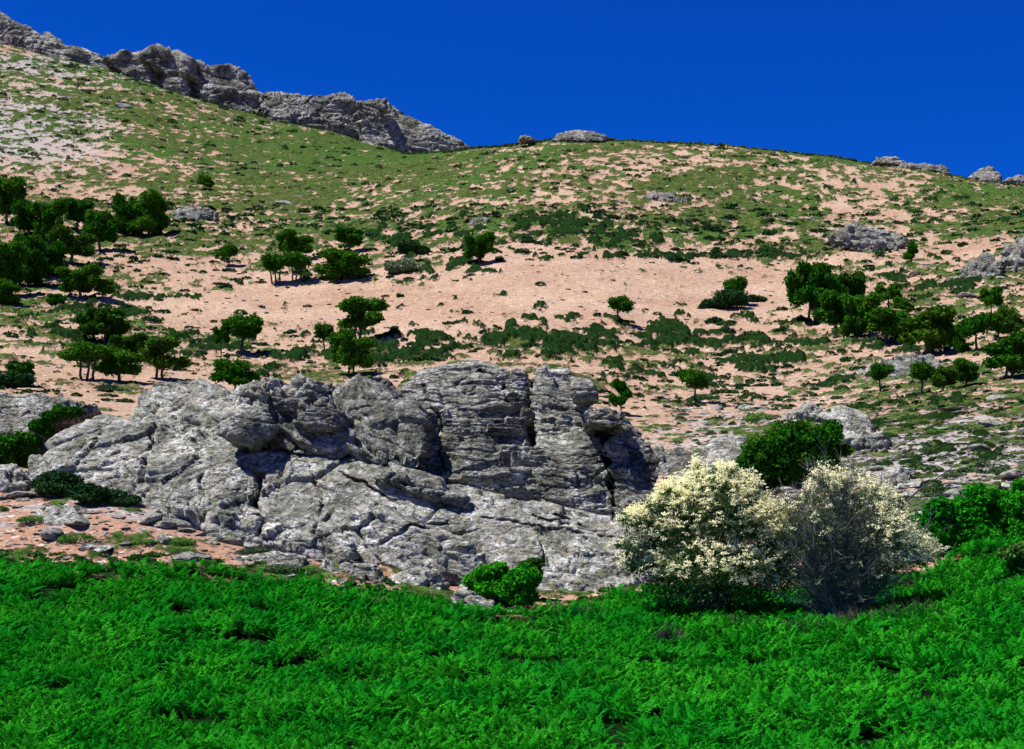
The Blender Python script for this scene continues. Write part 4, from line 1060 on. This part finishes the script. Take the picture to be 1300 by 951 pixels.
# ------------------------------------------------------------------ bracken
def ferns(name, pts, L, label):
    r = np.random.default_rng(4); n = len(pts)
    NP = 15
    az = r.uniform(0, 2 * math.pi, n); L = L * r.uniform(.7, 1.25, n); lean = r.uniform(.35, 1.0, n)
    t = np.linspace(.28, 1, NP)
    # rachis in its own plane
    rad = (lean[:, None] * (.15 * t + .75 * t ** 2)) * L[:, None]
    hgt = (1.15 - .35 * lean[:, None]) * (t - .38 * lean[:, None] * t ** 2.4) * L[:, None]
    ca, sa = np.cos(az)[:, None], np.sin(az)[:, None]
    P = np.stack([rad * ca, rad * sa, hgt], 2) + pts[:, None, :]
    T_ = np.gradient(P, axis=1); T_ /= np.linalg.norm(T_, axis=2, keepdims=True)
    S_ = np.stack([-sa + 0 * rad, ca + 0 * rad, 0 * rad], 2)
    N_ = np.cross(S_, T_)
    wl = (.34 * (1 - t) ** .75 + .03) * 1.0
    Vs = []
    for sg in (-1, 1):
        ln = wl[None, :, None] * L[:, None, None] * r.uniform(.8, 1.15, (n, NP, 1))
        dirv = S_ * sg * .9 + T_ * .42 - np.array([0, 0, .18]) + N_ * r.uniform(-.25, .25, (n, NP, 1))
        half = T_ * (.032 * L[:, None, None])
        base_ = P; mid = P + dirv * ln * .45; tip = P + dirv * ln - np.array([0, 0, .03])
        Vs.append(np.stack([base_, mid - half, tip, mid + half], 2).reshape(-1, 4, 3))
    V = np.concatenate(Vs).reshape(-1, 3)
    Fq = np.arange(len(V)).reshape(-1, 4)
    # stalk strips
    b0 = pts; b1 = P[:, 0]; b2 = P[:, NP // 2]; b3 = P[:, -1]
    w = S_[:, 0] * .008
    SV = []
    for a, c in ((b0, b1), (b1, b2), (b2, b3)): SV.append(np.stack([a - w, a + w, c + w, c - w], 1))
    SV = np.concatenate(SV).reshape(-1, 3)
    V = np.vstack([V, SV]); Fq = np.arange(len(V)).reshape(-1, 4)
    return tag(link(name, mesh_np(name, V, Fq, M['fern'])), label, 'bracken', None, 'stuff')
def fern_points(n, ymin, ymax, ok):
    out = []
    while sum(map(len, out)) < n:
        k = n
        Y = r_f.uniform(ymin, ymax, k); x = r_f.uniform(-.65, .65, k) * Y
        z = ground_z(x, Y); px = x / Y * F + CX; py = H0 - z / Y * F
        nz = vnoise(np.stack([x / 1.3, Y / 1.3, 0 * x], 1), 66)
        m_ = ok(px, py, nz)
        out.append(np.stack([x, Y, z], 1)[m_])
    return np.vstack(out)[:n]
r_f = np.random.default_rng(12)
fp = fern_points(76000, 27, 62, lambda px, py, nz: (nz > -.5) & (py > fern_edge(px) + 11 * nz - 9 * r_f.random(len(px)) ** 6) & (nz * .8 + .5 * vnoise(np.stack([px / 60, py / 14, 0 * px], 1), 69) * 0 + r_f.random(len(px)) * .9 > -.08))
hv = 1 + .30 * vnoise(np.stack([fp[:, 0] / 4.1, fp[:, 1] / 3.1, 0 * fp[:, 0]], 1), 64) + .22 * vnoise(np.stack([fp[:, 0] / 2.2, fp[:, 1] / 2.2, 0 * fp[:, 0]], 1), 67) + .22 * vnoise(np.stack([fp[:, 0] / .7, fp[:, 1] / .7, 0 * fp[:, 0]], 1), 68)
ferns('bracken_field', fp, .62 * hv, 'dense bright green bracken filling the foreground')

# brown dry tufts in the bracken
def dry_tuft(px, py, w, h, label, n=420, mat='dry', seed=0):
    p = trace(px, py, 35); r = np.random.default_rng(seed); segs = []
    for _ in range(n):
        a = r.uniform(0, 6.28); q = r.random() ** .5; b0 = np.array([math.cos(a) * q * w * .35, math.sin(a) * q * w * .3, -.05])
        e = np.array([math.cos(a) * q * w * .75 + r.normal() * .2, math.sin(a) * q * w * .6, h * (1 - .45 * q) * r.uniform(.5, 1.1)])
        segs.append((b0, (b0 + e) / 2 + r.normal(size=3) * .03, .008, .007)); segs.append(((b0 + e) / 2, e, .007, .003))
    V, Fq = tubes(segs, 3); o = link('dry_tuft', mesh_np('dry_tuft', V, Fq, M[mat]), None, p); tag(o, label, 'dry shrub')
dry_tuft(1028, 812, 2.2, .95, 'brown dry tuft in the bracken in front of the right flowering bush', 380, seed=1)
dry_tuft(1165, 792, 2.2, 1.0, 'greyish brown dry tuft in the bracken right of the right flowering bush', 420, seed=2)
dry_tuft(935, 806, 1.5, .8, 'small brown tuft under the left flowering bush', 350, seed=3)
dry_tuft(848, 822, .6, 1.0, 'thin dark stubby stalk clump in the bracken left of the flowering bushes', 250, 'bark', seed=4)
dry_tuft(690, 782, 1.6, .6, 'pale dry twigs right of the bright green bushes', 260, seed=5)
dry_tuft(745, 786, 1.2, .6, 'pale dry twigs at the foot of the long slab', 220, seed=6)
dry_tuft(1085, 800, 1.2, 1.0, 'dark brown twiggy tuft right of the stems of the right flowering bush', 300, seed=7)

# ------------------------------------------------------------------ flowering bushes
def grow(base, blobs, n_main, seed, thick=.10, twigs=8, tw_len=.5, fine=3):
    """branches from the base into the blobs; returns segments and tip points"""
    r = np.random.default_rng(seed); segs = []; tips = []
    B = np.array(blobs, float)
    w = B[:, 3] * B[:, 5]; w = w / w.sum()
    for i in range(n_main):
        b = B[r.choice(len(B), p=w)]
        D = rand_dirs(1, r)[0]; tgt = b[:3] + D * b[3:6] * r.random() ** .35
        st = np.array([r.normal() * .16, r.normal() * .12, -.15])
        c1 = st + np.array([tgt[0] * .25, tgt[1] * .25, tgt[2] * .42]) + r.normal(size=3) * .12
        pts = []
        for t in np.linspace(0, 1, 7):
            q = (1 - t) ** 2 * st + 2 * t * (1 - t) * c1 + t * t * tgt + (r.normal(size=3) * .05 if 0 < t < 1 else 0); pts.append(q)
        r0 = thick * r.uniform(.35, 1)
        for k in range(6): segs.append((pts[k], pts[k + 1], r0 * (1 - k / 6.6), r0 * (1 - (k + 1) / 6.6)))
        for _ in range(twigs):
            k = r.integers(2, 7); a = pts[k]; d = (pts[min(k, 6)] - pts[k - 1]); d /= np.linalg.norm(d) + 1e-6
            e = a + (d * .8 + r.normal(size=3) * .55 + np.array([0, 0, .2])) * tw_len * r.uniform(.5, 1.2)
            m_ = (a + e) / 2 + r.normal(size=3) * .04
            segs += [(a, m_, .014, .010), (m_, e, .010, .005)]; tips.append(e)
            for _ in range(fine):
                s0 = a + (e - a) * r.uniform(.3, 1); e2 = s0 + ((e - a) * .5 + r.normal(size=3) * tw_len * .3) * r.uniform(.4, 1)
                segs.append((s0, e2, .007, .003)); tips.append(e2)
    return segs, np.array(tips)

def flower_bush(label, px, Y, blobs_px, n_main, seed, n_leaf, n_cl, blossom_w, fine=3, leafmat='bush_leaf', twm='twig', flo_ok=None, tw_len=.5, dy=.75, leaf_ok=None):
    x = (px - CX) / F * Y; zb = ground_z(x, Y)[0]; s = Y / F; r = np.random.default_rng(seed)
    bl = [((a - px) * s, r.uniform(-.4, .4), (H0 - b) * s - zb, rx * s, rx * s * dy, ry * s) for (a, b, rx, ry) in blobs_px]
    r2 = random.Random(seed + 1); ub = [q for q in blobs_px if q[1] < 712]
    ext = []
    for _ in range(34):
        a, b, rx, ry = r2.choice(ub); t = r2.uniform(-.35, math.pi + .35)
        ext.append((a + math.cos(t) * rx * 1.02, b - math.sin(t) * ry * 1.02, r2.uniform(4, 9), r2.uniform(4, 8)))
    bl += [((a - px) * s, r2.uniform(-.3, .3), (H0 - b) * s - zb, rx * s, rx * s, ry * s) for (a, b, rx, ry) in ext]
    e = bpy.data.objects.new('flowering_bush', None); COL.objects.link(e); e.location = (x, Y, zb); tag(e, label, 'flowering bush')
    segs, tips = grow(None, bl, n_main, seed, .085 if n_main < 100 else .05, 8, tw_len, fine)
    thickm = [q for q in segs if q[2] > .02]; thin = [q for q in segs if q[2] <= .02]
    V, Fq = tubes(thickm, 6); link('trunk', mesh_np('trunk', V, Fq, M['bark' if twm == 'bark' else 'twig'], True), e)
    V, Fq = tubes(thin, 3); link('twigs', mesh_np('twigs', V, Fq, M['twig']), e)
    B = np.array(bl)
    w = B[:, 3] * B[:, 5]; w /= w.sum()
    def spts(n, lo, pw):
        idx = r.choice(len(B), n, p=w); D = rand_dirs(n, r)
        q = lo + (1.08 - lo) * r.random(n) ** pw
        C = B[idx, :3] + D * B[idx, 3:6] * (q * (1 + .14 * vnoise(D * 3 + idx[:, None] * 3, seed)))[:, None]
        return C, D
    C, D = spts(n_leaf, .1, .5); C[:, 2] *= .97
    if leaf_ok is not None: C = C[leaf_ok(C[:, 0] / s + px, H0 - (C[:, 2] + zb) / s, r)]
    cl = vnoise(C * 2.6, seed + 1); C = C[cl > -.45]
    V, Fq = leaf_quads(C, .055 * r.uniform(.6, 1.3, len(C)), .4, r, .6); link('foliage', mesh_np('foliage', V, Fq, M[leafmat]), e)
    C, D = spts(n_cl, .78, .6)
    pxx = C[:, 0] / s + px; pyy = H0 - (C[:, 2] + zb) / s
    ok = D[:, 2] > -.35
    ok &= vnoise(C * 2.1, seed + 2) + .5 * r.random(len(C)) > -.06
    if flo_ok is not None: ok &= flo_ok(pxx, pyy, r)
    C = C[ok]; n = len(C); k = 30
    # umbel: a loose flat topped spray of small petals, strung out along its twig
    ax = D[ok] * .6 + rand_dirs(n, r) * .7; 
    # sprays: several flat flower heads strung out along an arching twig end
    ax = ax / np.linalg.norm(ax, axis=1, keepdims=True); hd = r.integers(0, 3, (n, k, 1))
    sl_ = r.uniform(.09, .17, (n, 1, 1))
    Q = C[:, None, :] + r.normal(size=(n, k, 3)) * np.array([.055, .055, .028]) + ax[:, None, :] * (hd - .6) * sl_ + np.array([0, 0, .03]) * hd
    V, Fq = leaf_quads(Q.reshape(-1, 3), .027 * blossom_w * r.uniform(.6, 1.3, n * k), .8, r, .9)
    link('blossoms', mesh_np('blossoms', V, Fq, M['blossom']), e)
    return e
flower_bush('broad bush smothered in cream white blossom, left of two', 905, 53.0,
  [(905,650,55,45),(860,670,45,40),(830,690,32,28),(950,670,50,42),(985,690,30,32),(905,610,32,20),(935,630,35,28),(860,635,30,25),(820,660,20,14),(900,715,70,28),(850,720,40,20),(960,715,42,24),(980,660,22,16),(812,712,18,10),(915,596,14,8),(835,640,16,10),(905,745,75,26),(860,750,40,20),(950,748,45,22),(795,655,12,9),(800,690,16,12),(1003,655,14,10),(996,695,20,22),(812,665,22,16),(806,715,18,14),(1000,735,25,20),(888,600,8,9),(930,606,10,8),(848,622,8,6),(960,632,10,8)],
  60, 71, 46000, 6200, 1.15, 2, twm='bark', leafmat='bush_leaf', flo_ok=lambda x, y, r: (y < 742 - 10 * r.random(len(x))) & (vnoise(np.stack([x / 11, y / 7, 0 * x], 1), 5) > -.5))
flower_bush('half bare grey twiggy bush with cream blossom on its right side', 1062, 52.0,
  [(1060,650,45,45),(1030,670,38,45),(1095,660,45,48),(1120,680,40,40),(1050,620,30,22),(1080,625,30,22),(1010,655,20,28),(1140,705,30,22),(1160,710,22,10),(1060,700,55,40),(1100,715,55,30),(1125,650,22,26),(1008,700,24,22),(1010,740,34,18),(1030,735,34,16),(1150,690,30,18),(1175,700,18,10),(1095,740,45,14),(1000,640,10,12),(1050,603,14,8),(1080,610,10,7),(1110,622,10,7),(1172,712,16,8)],
  330, 72, 12000, 4600, 1.0, 8, tw_len=.6,
  flo_ok=lambda x, y, r: ((((x > 1095 + 25 * (r.random(len(x)) - .5)) & (y < 735)) & (r.random(len(x)) < .35 + .4 * (x > 1110))) | ((y < 616 + .22 * np.abs(x - 1050)) & (r.random(len(x)) < .5)) | ((x < 1000) & (y < 660) & (r.random(len(x)) < .2)) | (r.random(len(x)) < .05)),
  leaf_ok=lambda x, y, r: (x > 1100) | (r.random(len(x)) < .45))

# ------------------------------------------------------------------ sky, sun, camera
SUN = Vector((-.44, -.10, .89)).normalized()
elev = math.asin(SUN.z); azim = math.atan2(SUN.x, SUN.y)
w = bpy.data.worlds.new('World'); SC.world = w; w.use_nodes = True
nt = w.node_tree; nt.nodes.clear(); b = NB(nt)
sky = b.n('ShaderNodeTexSky', sky_type='NISHITA'); sky.sun_disc = False; sky.sun_elevation = elev; sky.sun_rotation = azim % (2 * math.pi)
sky.air_density = .8; sky.dust_density = 0.0; sky.ozone_density = 5.0; sky.altitude = 1500
hs = b.n('ShaderNodeHueSaturation'); b.l(sky.outputs[0], hs.inputs['Color']); hs.inputs['Saturation'].default_value = 1.15
tint = b.mix(1.0, hs.outputs[0], (.025, .42, 1.2), 'MULTIPLY')
bg = b.n('ShaderNodeBackground'); bg.inputs['Strength'].default_value = .07; b.l(tint, bg.inputs['Color'])
o_ = b.n('ShaderNodeOutputWorld'); b.l(bg.outputs[0], o_.inputs['Surface'])
sl = bpy.data.lights.new('sun', 'SUN'); sl.energy = 4.9; sl.angle = math.radians(.5); sl.color = (1, .965, .91)
so = bpy.data.objects.new('sun', sl); COL.objects.link(so); so.rotation_euler = (-SUN).to_track_quat('-Z', 'Y').to_euler(); so.location = (0, 0, 300)
cam = bpy.data.cameras.new('camera'); co = bpy.data.objects.new('camera', cam); COL.objects.link(co)
co.location = (0, 0, 0); co.rotation_euler = (math.pi / 2, 0, 0)
cam.sensor_width = 36; cam.sensor_fit = 'HORIZONTAL'; cam.lens = 36 * F / 1300
cam.shift_y = (H0 - 475.5) / 1300; cam.clip_end = 20000; cam.clip_start = .3
SC.camera = co
SC.view_settings.view_transform = 'Standard'; SC.view_settings.look = 'None'; SC.view_settings.gamma = 1
SC.view_settings.exposure = 0.8
print('shrubs', nshr, 'objects', len(bpy.data.objects))
